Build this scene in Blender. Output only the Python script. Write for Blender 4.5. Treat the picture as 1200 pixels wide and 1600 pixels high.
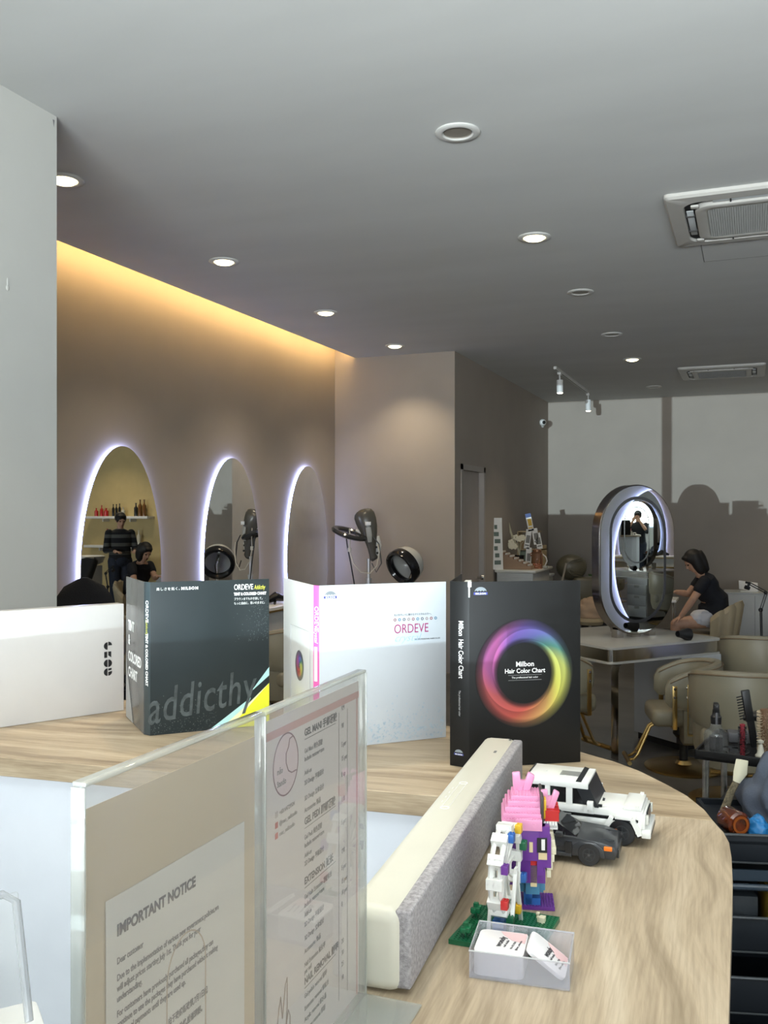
import bpy, bmesh, math, random
from mathutils import Vector, Matrix
random.seed(7)
PI = math.pi
for o in list(bpy.data.objects): bpy.data.objects.remove(o)
sc = bpy.context.scene
COL = sc.collection

# ------------------------------------------------------------------ camera
TH = math.atan(575/1440.0)            # camera looks 21.8 degrees left of the room's depth axis
S_, C_ = math.sin(TH), math.cos(TH)
CAMZ = 1.65
cam = bpy.data.objects.new('camera', bpy.data.cameras.new('camera'))
COL.objects.link(cam)
cam.location = (0, 0, CAMZ)
cam.rotation_euler = (PI/2, 0, TH)
cam.data.sensor_fit = 'VERTICAL'; cam.data.sensor_height = 36.0
cam.data.lens = 1440/1600.0*36.0
cam.data.shift_y = 4/1600.0
cam.data.clip_start = 0.02
sc.camera = cam
sc.view_settings.view_transform = 'Standard'; sc.view_settings.look = 'None'
sc.view_settings.gamma = 1; sc.view_settings.use_curve_mapping = False
sc.view_settings.exposure = 0.0

def R(x, z, h=0):                     # (right, forward, height relative to the eye) -> world
    return Vector((-S_*z + C_*x, C_*z + S_*x, h + CAMZ))
def P(u, v, z):                       # a point seen at (u, v) at forward distance z
    return R((u-600)/1440.0*z, z, (804-v)/1440.0*z)
def HD(dx, dz):                       # heading (world rz) of a direction given as right/forward
    w = R(dx, dz)-R(0, 0); return math.atan2(w.y, w.x)
CT = -0.445                           # counter top relative to the eye
def CP(u, v):                         # a point on the counter top
    z = -CT*1440/(v-804.0); return R((u-600)/1440.0*z, z, CT)
CEIL = CAMZ+1.7

# ------------------------------------------------------------------ world and lights
w = bpy.data.worlds.new('sky'); sc.world = w; w.use_nodes = True
bg = w.node_tree.nodes['Background']; bg.inputs[0].default_value = (.62, .76, 1, 1); bg.inputs[1].default_value = 1.5
def light(name, kind, loc, energy, color, rot=None, aim=None, **kw):
    d = bpy.data.lights.new(name, kind); d.energy = energy; d.color = color
    for k, v in kw.items(): setattr(d, k, v)
    o = bpy.data.objects.new(name, d); COL.objects.link(o); o.location = loc
    if aim is not None: o.rotation_euler = (Vector(aim)-Vector(loc)).to_track_quat('-Z', 'Y').to_euler()
    elif rot: o.rotation_euler = rot
    return o
# daylight glinting off a parked car across the road: reaches the back wall through the shop window
light('street_glint', 'SPOT', (-1.31, -32, .68), 55000, (.74, .89, 1), aim=(-.93, 13.9, 2.5), spot_size=math.radians(5.6), spot_blend=.02, shadow_soft_size=.035)
# daylight entering at the shop window
light('daylight_window', 'AREA', (.4, -1.62, 1.90), 78, (.88, .95, 1), rot=(PI/2, 0, 0), shape='RECTANGLE', size=5.4, size_y=1.1)
# added fill lamp at the window, aimed up to brighten the ceiling
light('ceiling_fill', 'AREA', (.6, -1.66, 1.80), 330, (.93, .97, 1), rot=(PI/2+.60, 0, 0), shape='RECTANGLE', size=4.6, size_y=.9, spread=math.radians(100))

# ------------------------------------------------------------------ materials
MATS = {}
def mat(name, col, rough=.5, metal=0, noise=0, nscale=8, bump=0, bscale=40, spec=.5, coat=0, emit=None, estr=0, alpha=1, trans=0, stretch=None):
    if name in MATS: return MATS[name]
    m = bpy.data.materials.new(name); m.use_nodes = True; MATS[name] = m
    nt = m.node_tree; b = nt.nodes['Principled BSDF']
    c = (*col, 1) if len(col) == 3 else col
    b.inputs['Base Color'].default_value = c
    b.inputs['Roughness'].default_value = rough; b.inputs['Metallic'].default_value = metal
    b.inputs['Specular IOR Level'].default_value = spec
    b.inputs['Coat Weight'].default_value = coat
    b.inputs['Transmission Weight'].default_value = trans
    if emit: b.inputs['Emission Color'].default_value = (*emit, 1); b.inputs['Emission Strength'].default_value = estr
    tc = nt.nodes.new('ShaderNodeTexCoord'); mp = nt.nodes.new('ShaderNodeMapping')
    nt.links.new(tc.outputs['Object'], mp.inputs[0])
    if stretch: mp.inputs['Scale'].default_value = stretch
    n = nt.nodes.new('ShaderNodeTexNoise'); n.inputs['Scale'].default_value = nscale; n.inputs['Detail'].default_value = 5
    nt.links.new(mp.outputs[0], n.inputs['Vector'])
    rmp = nt.nodes.new('ShaderNodeValToRGB')
    k = noise or .03
    rmp.color_ramp.elements[0].position = .3; rmp.color_ramp.elements[1].position = .7
    rmp.color_ramp.elements[0].color = (c[0]*(1-k), c[1]*(1-k), c[2]*(1-k), 1)
    rmp.color_ramp.elements[1].color = (min(1, c[0]*(1+k)), min(1, c[1]*(1+k)), min(1, c[2]*(1+k)), 1)
    nt.links.new(n.outputs[0], rmp.inputs[0]); nt.links.new(rmp.outputs[0], b.inputs['Base Color'])
    if bump:
        n2 = nt.nodes.new('ShaderNodeTexNoise'); n2.inputs['Scale'].default_value = bscale; n2.inputs['Detail'].default_value = 4
        nt.links.new(mp.outputs[0], n2.inputs['Vector'])
        bp = nt.nodes.new('ShaderNodeBump'); bp.inputs['Strength'].default_value = bump; bp.inputs['Distance'].default_value = .01
        nt.links.new(n2.outputs[0], bp.inputs['Height']); nt.links.new(bp.outputs[0], b.inputs['Normal'])
    return m
def srgb(r, g, b):
    f = lambda x: ((x/255+.055)/1.055)**2.4 if x > 10 else x/255/12.92
    return (f(r), f(g), f(b))
def thin_glass(name, tint=(.93, .95, .94), rough=.02, haze=0, hazecol=(.8, .8, .8), ior=1.49, refl=1.0):
    if name in MATS: return MATS[name]
    m = bpy.data.materials.new(name); m.use_nodes = True; MATS[name] = m
    nt = m.node_tree; nt.nodes.clear()
    out = nt.nodes.new('ShaderNodeOutputMaterial'); t = nt.nodes.new('ShaderNodeBsdfTransparent'); g = nt.nodes.new('ShaderNodeBsdfGlossy')
    t.inputs[0].default_value = (*tint, 1); g.inputs['Roughness'].default_value = rough
    fr = nt.nodes.new('ShaderNodeFresnel'); fr.inputs[0].default_value = ior
    mx = nt.nodes.new('ShaderNodeMixShader'); ge = nt.nodes.new('ShaderNodeNewGeometry'); ml = nt.nodes.new('ShaderNodeMath'); ml.operation = 'MULTIPLY_ADD'
    ml.inputs[1].default_value = -1; ml.inputs[2].default_value = 1; nt.links.new(ge.outputs['Backfacing'], ml.inputs[0])
    m3 = nt.nodes.new('ShaderNodeMath'); m3.operation = 'MULTIPLY'; nt.links.new(fr.outputs[0], m3.inputs[0]); nt.links.new(ml.outputs[0], m3.inputs[1]); nt.links.new(m3.outputs[0], mx.inputs[0])
    last = t
    if haze:
        d = nt.nodes.new('ShaderNodeBsdfDiffuse'); d.inputs[0].default_value = (*hazecol, 1)
        m2 = nt.nodes.new('ShaderNodeMixShader'); m2.inputs[0].default_value = haze
        nt.links.new(t.outputs[0], m2.inputs[1]); nt.links.new(d.outputs[0], m2.inputs[2]); last = m2
    nt.links.new(last.outputs[0], mx.inputs[1]); nt.links.new(g.outputs[0], mx.inputs[2])
    nt.links.new(mx.outputs[0], out.inputs[0]); return m
def emis(name, col, s):
    if name in MATS: return MATS[name]
    m = bpy.data.materials.new(name); m.use_nodes = True; MATS[name] = m
    nt = m.node_tree; nt.nodes.clear(); out = nt.nodes.new('ShaderNodeOutputMaterial'); e = nt.nodes.new('ShaderNodeEmission')
    e.inputs[0].default_value = (*col, 1); e.inputs[1].default_value = s; nt.links.new(e.outputs[0], out.inputs[0]); return m
def wood(name, rot, cols):
    m = bpy.data.materials.new(name); m.use_nodes = True; nt = m.node_tree; b = nt.nodes['Principled BSDF']
    tc = nt.nodes.new('ShaderNodeTexCoord'); mp0 = nt.nodes.new('ShaderNodeMapping'); mp0.inputs['Rotation'].default_value = (0, 0, rot)
    mp = nt.nodes.new('ShaderNodeMapping'); mp.inputs['Scale'].default_value = (1.2, 14, 14)
    nt.links.new(tc.outputs['Object'], mp0.inputs[0]); nt.links.new(mp0.outputs[0], mp.inputs[0])
    n0 = nt.nodes.new('ShaderNodeTexNoise'); n0.inputs['Scale'].default_value = 2.2; n0.inputs['Detail'].default_value = 1
    nt.links.new(mp0.outputs[0], n0.inputs['Vector'])
    mx = nt.nodes.new('ShaderNodeVectorMath'); mx.operation = 'MULTIPLY_ADD'; mx.inputs[1].default_value = (0, 3.2, 0)
    nt.links.new(n0.outputs[0], mx.inputs[0]); nt.links.new(mp.outputs[0], mx.inputs[2])
    n = nt.nodes.new('ShaderNodeTexNoise'); n.inputs['Scale'].default_value = 2.0; n.inputs['Detail'].default_value = 7; n.inputs['Roughness'].default_value = .6
    nt.links.new(mx.outputs[0], n.inputs['Vector'])
    r = nt.nodes.new('ShaderNodeValToRGB'); r.color_ramp.elements[0].position = .33; r.color_ramp.elements[1].position = .7
    r.color_ramp.elements[0].color = (*cols[0], 1); r.color_ramp.elements[1].color = (*cols[2], 1)
    e = r.color_ramp.elements.new(.5); e.color = (*cols[1], 1)
    nt.links.new(n.outputs[0], r.inputs[0])
    mp2 = nt.nodes.new('ShaderNodeMapping'); mp2.inputs['Scale'].default_value = (8, 160, 160); nt.links.new(mp0.outputs[0], mp2.inputs[0])
    n2 = nt.nodes.new('ShaderNodeTexNoise'); n2.inputs['Scale'].default_value = 2; n2.inputs['Detail'].default_value = 3; nt.links.new(mp2.outputs[0], n2.inputs['Vector'])
    r2 = nt.nodes.new('ShaderNodeValToRGB'); r2.color_ramp.elements[0].position = .3; r2.color_ramp.elements[0].color = (.8, .78, .76, 1); r2.color_ramp.elements[1].position = .6
    nt.links.new(n2.outputs[0], r2.inputs[0])
    mm = nt.nodes.new('ShaderNodeMix'); mm.data_type = 'RGBA'; mm.blend_type = 'MULTIPLY'; mm.inputs[0].default_value = 1
    nt.links.new(r.outputs[0], mm.inputs[6]); nt.links.new(r2.outputs[0], mm.inputs[7]); nt.links.new(mm.outputs[2], b.inputs['Base Color'])
    b.inputs['Roughness'].default_value = .42; MATS[name] = m; return m

M_ceil = mat('ceiling_paint', (.56, .57, .56), .75, noise=.04, nscale=.8, bump=.12, bscale=1.6, stretch=(1, 3, 1))
M_white = mat('white_wall_paint', (.58, .58, .55), .8, noise=.03, nscale=2, bump=.03)
M_taupe = mat('taupe_wall_paint', (.335, .29, .245), .7, noise=.04, nscale=2, bump=.04, bscale=20)
M_floor = mat('dark_marble_floor', (.075, .07, .062), .32, noise=.45, nscale=1.4, stretch=(1, 2.5, 1))
M_warmwall = mat('cream_wall_paint', (.55, .43, .20), .7)
M_panel = mat('white_laminate', (.78, .8, .84), .35)
M_mirror = mat('mirror_silver', (.86, .88, .87), .0, 1)
M_black = mat('black_plastic', (.012, .012, .013), .4)
M_blackgloss = mat('black_gloss', (.01, .01, .011), .15)
M_chrome = mat('brushed_steel', (.5, .48, .45), .18, 1)
M_bronze = mat('smoked_steel', (.22, .2, .19), .15, 1)
M_gold = mat('brushed_gold', (.52, .36, .14), .3, 1)
M_beige = mat('beige_leather', srgb(138, 131, 112), .42, bump=.05, bscale=120)
M_beige2 = mat('cream_leather', srgb(174, 158, 128), .45, bump=.05, bscale=120)
M_piping = mat('piping_tan', srgb(120, 100, 75), .5)
M_wplastic = mat('white_plastic', (.72, .72, .7), .35)
M_woodN = None
def wcols(a): return [srgb(*c) for c in a]
FAR_ANG = -HD(1, -.297); NEAR_ANG = -HD(.35, 1)
M_woodF = wood('oak_laminate_far_lit', FAR_ANG, wcols([(178, 148, 106), (208, 178, 132), (226, 200, 156)]))  # far arm's grain colours raised to hold the warm downlight highlights
M_woodN = wood('oak_laminate_near', NEAR_ANG, wcols([(150, 133, 110), (180, 162, 137), (199, 183, 159)]))
M_woodE = wood('oak_laminate_edge', FAR_ANG, wcols([(140, 120, 95), (176, 156, 128), (196, 178, 150)]))

# ------------------------------------------------------------------ mesh builder
I4 = Matrix.Identity(4)
def TR(x, y, z): return Matrix.Translation((x, y, z))
def RZ(a): return Matrix.Rotation(a, 4, 'Z')
def RX(a): return Matrix.Rotation(a, 4, 'X')
def RY(a): return Matrix.Rotation(a, 4, 'Y')
def frame(o, x, y=None, z=Vector((0, 0, 1))):  # local x along x, local y up, local z out of the face
    x = Vector(x).normalized(); up = Vector(z).normalized(); n = x.cross(up)
    return Matrix(((x.x, up.x, n.x, o[0]), (x.y, up.y, n.y, o[1]), (x.z, up.z, n.z, o[2]), (0, 0, 0, 1)))
class MB:
    def __init__(s): s.bm = bmesh.new(); s.mi = 0
    def _add(s, vs, fs, M=I4, mi=None):
        v = [s.bm.verts.new(M @ Vector(p)) for p in vs]
        for f in fs:
            try:
                q = s.bm.faces.new([v[i] for i in f]); q.material_index = s.mi if mi is None else mi
            except ValueError: pass
        return v
    def box(s, x0, x1, y0, y1, z0, z1, M=I4, bev=0, seg=2, mi=None):
        vs = [(x, y, z) for x in (x0, x1) for y in (y0, y1) for z in (z0, z1)]
        fs = [(0, 1, 3, 2), (4, 6, 7, 5), (0, 4, 5, 1), (2, 3, 7, 6), (0, 2, 6, 4), (1, 5, 7, 3)]
        if not bev: s._add(vs, fs, M, mi); return s
        t = bmesh.new(); v = [t.verts.new(p) for p in vs]
        for f in fs: t.faces.new([v[i] for i in f])
        bmesh.ops.bevel(t, geom=list(t.edges), offset=bev, segments=seg, profile=.5, affect='EDGES', clamp_overlap=True)
        s.merge(t, M, mi); return s
    def merge(s, t, M=I4, mi=None):
        t.verts.index_update()
        vs = [v.co.copy() for v in t.verts]; fs = [[v.index for v in f.verts] for f in t.faces]
        t.free(); s._add(vs, fs, M, mi)
    def cbox(s, c, sx, sy, sz, M=I4, bev=0, seg=2, mi=None):
        return s.box(c[0]-sx/2, c[0]+sx/2, c[1]-sy/2, c[1]+sy/2, c[2]-sz/2, c[2]+sz/2, M, bev, seg, mi)
    def prism(s, poly, z0, z1, M=I4, mi=None, bev=0):
        n = len(poly)
        if bev:
            t = bmesh.new(); a = [t.verts.new((p[0], p[1], z0)) for p in poly]; b = [t.verts.new((p[0], p[1], z1)) for p in poly]
            t.faces.new(a[::-1]); t.faces.new(b)
            for i in range(n): t.faces.new((a[i], a[(i+1) % n], b[(i+1) % n], b[i]))
            bmesh.ops.bevel(t, geom=list(t.edges), offset=bev, segments=2, profile=.5, affect='EDGES', clamp_overlap=True)
            s.merge(t, M, mi); return s
        vs = [(p[0], p[1], z0) for p in poly]+[(p[0], p[1], z1) for p in poly]
        fs = [tuple(range(n))[::-1], tuple(range(n, 2*n))]+[(i, (i+1) % n, n+(i+1) % n, n+i) for i in range(n)]
        s._add(vs, fs, M, mi); return s
    def loft(s, rings, M=I4, cap=True, closed=True, mi=None):
        n = len(rings[0]); vs = [p for r in rings for p in r]; fs = []
        for k in range(len(rings)-1):
            for i in range(n if closed else n-1):
                j = (i+1) % n; fs.append((k*n+i, k*n+j, (k+1)*n+j, (k+1)*n+i))
        if cap: fs.append(tuple(range(n))[::-1]); fs.append(tuple(range((len(rings)-1)*n, len(rings)*n)))
        s._add(vs, fs, M, mi); return s
    def lathe(s, prof, n=24, M=I4, cap=True, mi=None, sx=1, sy=1):
        rings = [[(r*math.cos(2*PI*i/n)*sx, r*math.sin(2*PI*i/n)*sy, z) for i in range(n)] for r, z in prof]
        return s.loft(rings, M, cap, mi=mi)
    def tube(s, pts, rad, n=8, M=I4, side=None, cap=True, mi=None, cyc=False):
        pts = [Vector(p) for p in pts]; k = len(pts)
        if not isinstance(rad, (list, tuple)): rad = [rad]*k
        rings = []; prev = None
        for i, p in enumerate(pts):
            if cyc: t = pts[(i+1) % k]-pts[i-1]
            else: t = pts[min(i+1, k-1)]-pts[max(i-1, 0)]
            if t.length < 1e-9: t = Vector((0, 0, 1))
            t.normalize()
            sd = Vector(side) if side is not None else (prev if prev is not None else (Vector((0, 0, 1)) if abs(t.z) < .9 else Vector((1, 0, 0))))
            a = sd-t*sd.dot(t)
            if a.length < 1e-6: a = t.orthogonal()
            a.normalize(); b = t.cross(a); prev = a
            r = rad[i]; ra, rb = r if isinstance(r, (list, tuple)) else (r, r)
            rings.append([p+a*(ra*math.cos(2*PI*j/n))+b*(rb*math.sin(2*PI*j/n)) for j in range(n)])
        if cyc: rings.append(rings[0]); return s.loft(rings, M, False, mi=mi)
        return s.loft(rings, M, cap, mi=mi)
    def ball(s, c, r, M=I4, n=16, mi=None, rot=None):
        r = r if isinstance(r, (list, tuple)) else (r, r, r)
        m = M @ Matrix.Translation(c) @ (rot or I4) @ Matrix.Diagonal((*r, 1))
        prof = [(math.sin(PI*k/(n//2)), -math.cos(PI*k/(n//2))) for k in range(n//2+1)]
        prof[0] = (.001, -1); prof[-1] = (.001, 1)
        return s.lathe(prof, n, m, mi=mi)
    def disc(s, r, n=32, M=I4, mi=None): s._add([(r*math.cos(2*PI*i/n), r*math.sin(2*PI*i/n), 0) for i in range(n)], [tuple(range(n))], M, mi); return s
    def quad(s, pts, M=I4, mi=None): s._add(pts, [tuple(range(len(pts)))], M, mi); return s

MAT_OF = {}                           # world matrix of each top-level root
def tagp(o, label=None, cat=None, group=None, kind=None):
    if label: o['label'] = label
    if cat: o['category'] = cat
    if group: o['group'] = group
    if kind: o['kind'] = kind
    return o
def thing(name, label, cat, loc=(0, 0, 0), rz=0, group=None):
    o = bpy.data.objects.new(name, None); COL.objects.link(o); o.location = loc; o.rotation_euler = (0, 0, rz)
    o.empty_display_size = .05
    MAT_OF[o] = Matrix.Translation(loc) @ RZ(rz)
    return tagp(o, label, cat, group)
def fin(me, ms, smooth=True, ang=35):
    for m in (ms if isinstance(ms, (list, tuple)) else [ms]): me.materials.append(m)
    bm = bmesh.new(); bm.from_mesh(me); bmesh.ops.recalc_face_normals(bm, faces=bm.faces); bm.to_mesh(me); bm.free()
    if smooth:
        for p in me.polygons: p.use_smooth = True
        me.set_sharp_from_angle(angle=math.radians(ang))
def obj(name, mb, m, parent=None, label=None, world=False, smooth=True, ang=35):
    """mesh part; vertices are in the root's own frame unless world=True"""
    me = bpy.data.meshes.new(name)
    bm = mb.bm if isinstance(mb, MB) else mb
    bm.to_mesh(me); bm.free(); fin(me, m, smooth, ang)
    o = bpy.data.objects.new(name, me); COL.objects.link(o)
    if parent is not None:
        o.parent = parent; root = parent.parent or parent
        if world: me.transform(MAT_OF[root].inverted())
    if label: o['label'] = label
    return o
def solo(name, mb, m, label, cat, group=None, loc=None, smooth=True, ang=35):
    """thing that is one mesh, vertices given in world space; origin moved to loc"""
    o = obj(name, mb, m, smooth=smooth, ang=ang); tagp(o, label, cat, group)
    if loc is None:
        vs = [v.co for v in o.data.vertices]; loc = (sum(v.x for v in vs)/len(vs), sum(v.y for v in vs)/len(vs), min(v.z for v in vs))
    o.data.transform(Matrix.Translation(-Vector(loc))); o.location = loc; return o
def struct(name, mb, m, smooth=False):
    o = obj(name, mb, m, smooth=smooth); o['kind'] = 'structure'; return o
def dup(root, loc, rz=0, label=None, group=None, scale=None):
    r = root.copy(); COL.objects.link(r); r.location = loc; r.rotation_euler = (0, 0, rz)
    MAT_OF[r] = Matrix.Translation(loc) @ RZ(rz)
    if scale: r.scale = (scale, scale, scale)
    if label: r['label'] = label
    if group: r['group'] = group
    for ch in list(root.children):
        c = ch.copy(); COL.objects.link(c); c.parent = r
        for g in list(ch.children):
            d = g.copy(); COL.objects.link(d); d.parent = c
    return r
def move(root, loc, rz=0):
    root.location = loc; root.rotation_euler = (0, 0, rz); MAT_OF[root] = Matrix.Translation(loc) @ RZ(rz)
def text_bm(items):
    """items: (string, size, matrix, dict) -> one bmesh"""
    bm = bmesh.new()
    for it in items:
        body, size, M = it[:3]; kw = it[3] if len(it) > 3 else {}
        cu = bpy.data.curves.new('t', 'FONT'); cu.body = body; cu.size = size; cu.extrude = kw.get('ex', .0001); cu.resolution_u = 3
        cu.align_x = kw.get('ax', 'LEFT'); cu.align_y = kw.get('ay', 'BOTTOM_BASELINE'); cu.shear = kw.get('shear', 0); cu.offset = kw.get('bold', 0)*size
        cu.space_character = kw.get('sp', 1)
        o = bpy.data.objects.new('t', cu); COL.objects.link(o); bpy.context.view_layer.update()
        dg = bpy.context.evaluated_depsgraph_get(); me = bpy.data.meshes.new_from_object(o.evaluated_get(dg))
        me.transform(M @ Matrix.Diagonal((kw.get('wx', 1), 1, 1, 1)))
        bm.from_mesh(me); bpy.data.objects.remove(o); bpy.data.meshes.remove(me); bpy.data.curves.remove(cu)
    return bm

# ------------------------------------------------------------------ room shell
XN, XL, XC, XR = -2.76, -4.24, -2.87, 3.5      # near-left wall, recessed wall, rear-left wall, right wall
YN, YC, YB, YF = 3.14, 9.17, 13.9, -1.5        # recess begins, column face, back wall, shop front
struct('floor', MB().box(-4.6, 3.7, -1.7, 14.1, -.08, 0), M_floor)
cb = MB(); cb.box(-4.0, 3.7, YN-.02, 14.1, CEIL, CEIL+.06); cb.box(-4.5, 3.7, -1.7, YN-.02, CEIL, CEIL+.06)
cb.box(-4.5, -3.8, YN-.02, YC+.3, CEIL+.34, CEIL+.4); cb.box(-3.86, -3.8, YN-.02, YC+.3, CEIL+.06, CEIL+.34)
struct('ceiling', cb, M_ceil)
wfl = struct('wall_front_left', MB().box(XN-1.7, XN, -1.6, YN, 0, CEIL), M_white)
ddp = MB(); ddp.ball((XN, 2.86, CAMZ+.905), (.004, .009, .012)); ddp.ball((XN, 2.86, CAMZ+.925), (.003, .004, .02)); obj('paint_drip', ddp, M_white, wfl)
ddp = MB(); ddp.prism([(YN-.025, CEIL-.02), (YN-.018, CEIL-.05), (YN-.014, CEIL-.02)], 0, .0006, Matrix(((0, 0, 1, XN), (1, 0, 0, 0), (0, 1, 0, 0), (0, 0, 0, 1)))); obj('chipped_spot', ddp, mat('chip_grey', (.2, .2, .2), .8), wfl)
struct('wall_left', MB().box(XL-.12, XL, YN, YC+.2, 0, CEIL+.34), M_taupe)
dz = 2.15
wb = MB(); wb.box(XL, XC, YC, YC+.12, 0, CEIL+.34)
struct('wall_column', wb, M_taupe)
wb = MB(); wb.box(XC-.14, XC, YC+.12, 9.42, 0, CEIL); wb.box(XC-.14, XC, 10.28, YB, 0, CEIL); wb.box(XC-.14, XC, 9.42, 10.28, dz, CEIL)
struct('wall_rear_left', wb, M_taupe)
struct('wall_back', MB().box(XC-.14, 1.1, YB, YB+.12, 0, CEIL), M_taupe)
struct('wall_back_right', MB().box(1.1, XR+.12, YB, YB+.12, 0, CEIL), M_warmwall)
struct('wall_right', MB().box(XR, XR+.12, -1.6, YB, 0, CEIL), M_white)
wb = MB(); wx0, wx1, wz0, wz1 = -2.42, 3.3, 1.325, 2.45
wb.box(XN, wx0, YF-.1, YF, 0, CEIL); wb.box(wx1, XR, YF-.1, YF, 0, CEIL); wb.box(wx0, wx1, YF-.1, YF, 0, wz0); wb.box(wx0, wx1, YF-.1, YF, wz1, CEIL)
struct('wall_front', wb, M_white)
wb = MB()
for x, hw in ((-1.20, .047), (.95, .04), (wx0+.02, .03), (wx1-.03, .03)): wb.box(x-hw, x+hw, YF-.08, YF-.02, wz0, wz1)
wf = struct('window_1', wb, mat('alu_frame', (.5, .5, .5), .4, 1))
obj('pane', MB().box(wx0, wx1, YF-.053, YF-.047, wz0, wz1), thin_glass('window_glass'), wf)
# outside
struct('ground_outside', MB().box(-20, 20, -45, -1.8, -.2, -.1), mat('asphalt', (.22, .22, .22), .8))
# door in the rear-left wall
db = MB().box(XC-.09, XC-.05, 9.44, 10.26, .01, dz-.02)
dr = struct('door_1', db, mat('door_paint', (.36, .315, .28), .5))
fb = MB(); fb.box(XC-.1, XC+.012, 9.38, 9.44, 0, dz+.04); fb.box(XC-.1, XC+.012, 10.26, 10.32, 0, dz+.04); fb.box(XC-.1, XC+.012, 9.38, 10.32, dz-.02, dz+.04)
obj('door_frame', fb, mat('frame_paint', (.34, .3, .27), .5), dr)
kb = MB(); kb.lathe([(.012, 0), (.012, .04), (.027, .045), (.03, .06), (.02, .075), (.001, .077)], 16, TR(XC-.05, 10.19, .93) @ RY(PI/2))
obj('door_handle', kb, M_chrome, dr)
bb = MB(); bb.box(XC-.1, 1.1, YB-.012, YB, 0, .09)
struct('baseboard_back', bb, M_taupe)
# beam line on the ceiling beyond the first air conditioner
# ------------------------------------------------------------------ cove light
cv = MB().box(-4.0, -3.975, YN+.03, YC-.03, CEIL+.0605, CEIL+.078)
o = solo('cove_light_strip', cv, emis('cove_warm', (1, .64, .26), 68), 'warm light strip hidden in the ceiling slot above the oval mirrors', 'light strip')

# ------------------------------------------------------------------ downlights
def downlight(lit):
    t = thing('downlight', '', 'ceiling light')
    rg = MB(); rg.lathe([(.062, 0), (.098, 0), (.1, -.006), (.092, -.011), (.07, -.010), (.063, -.003), (.062, 0)], 40, cap=False)
    obj('trim_ring', rg, mat('downlight_white', (.6, .6, .58), .4), t)
    if lit:
        lb = MB(); lb.lathe([(.001, -.026), (.03, -.025), (.052, -.019), (.064, -.008), (.066, -.001)], 32, cap=False)
        obj('lamp_lens', lb, emis('lamp_glow', (1, .86, .50), 7), t)
    else:
        lb = MB(); lb.lathe([(.062, -.004), (.06, .0), (.001, .0)], 32, TR(0, 0, -.001), cap=False)
        obj('lamp_lens', lb, mat('unlit_lens', (.22, .2, .17), .35), t)
    return t
def CZ(u, v): z = 1.7*1440/(804.0-v); return R((u-600)/1440*z, z, 1.7)
lit_px = [(100, 280, 'lit downlight half hidden by the white wall edge at left'), (350, 408, 'lit downlight in front of the first and second oval mirrors'),
          (509, 488, 'lit downlight second from the column in the row by the mirrors'), (617, 540, 'lit downlight right in front of the taupe column face'),
          (835, 370, 'large lit downlight between the column and the near air conditioner'), (988, 561, 'small lit downlight left of the far air conditioner')]
un_px = [(715, 206, 'unlit round downlight nearest the camera'), (907, 456, 'unlit downlight just behind the large lit one'),
         (956, 522, 'unlit downlight second behind the large lit one'), (1022, 604, 'faint unlit downlight near the back wall')]
L0 = downlight(True); U0 = downlight(False); nl = 0
def dl_lamp(p, e, col=(1, .84, .6)):
    light('downlight_beam', 'SPOT', (p.x, p.y, p.z-.04), e, col, rot=(0, 0, 0), spot_size=math.radians(110), spot_blend=.7, shadow_soft_size=.05)
for i, (u, v, lab) in enumerate(lit_px):
    p = CZ(u, v); o = L0 if i == 0 else dup(L0, p)
    if i == 0: move(L0, p)
    o['label'] = lab; o['group'] = 'ceiling downlights'; dl_lamp(p, 60)
for i, (u, v, lab) in enumerate(un_px):
    p = CZ(u, v); o = U0 if i == 0 else dup(U0, p)
    if i == 0: move(U0, p)
    o['label'] = lab; o['group'] = 'ceiling downlights'
for x, y, e in ((2.3, 12.9, 75), (1.5, 12.6, 40), (-.6, .9, 34), (-1.3, 2.3, 60), (1.6, 3.4, 30)):
    p = Vector((x, y, CEIL)); o = dup(L0, p)
    o['label'] = 'lit downlight outside the picture, over the %s' % ('shelf wall' if y > 12 else 'reception area'); o['group'] = 'ceiling downlights'; dl_lamp(p, e)

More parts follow.
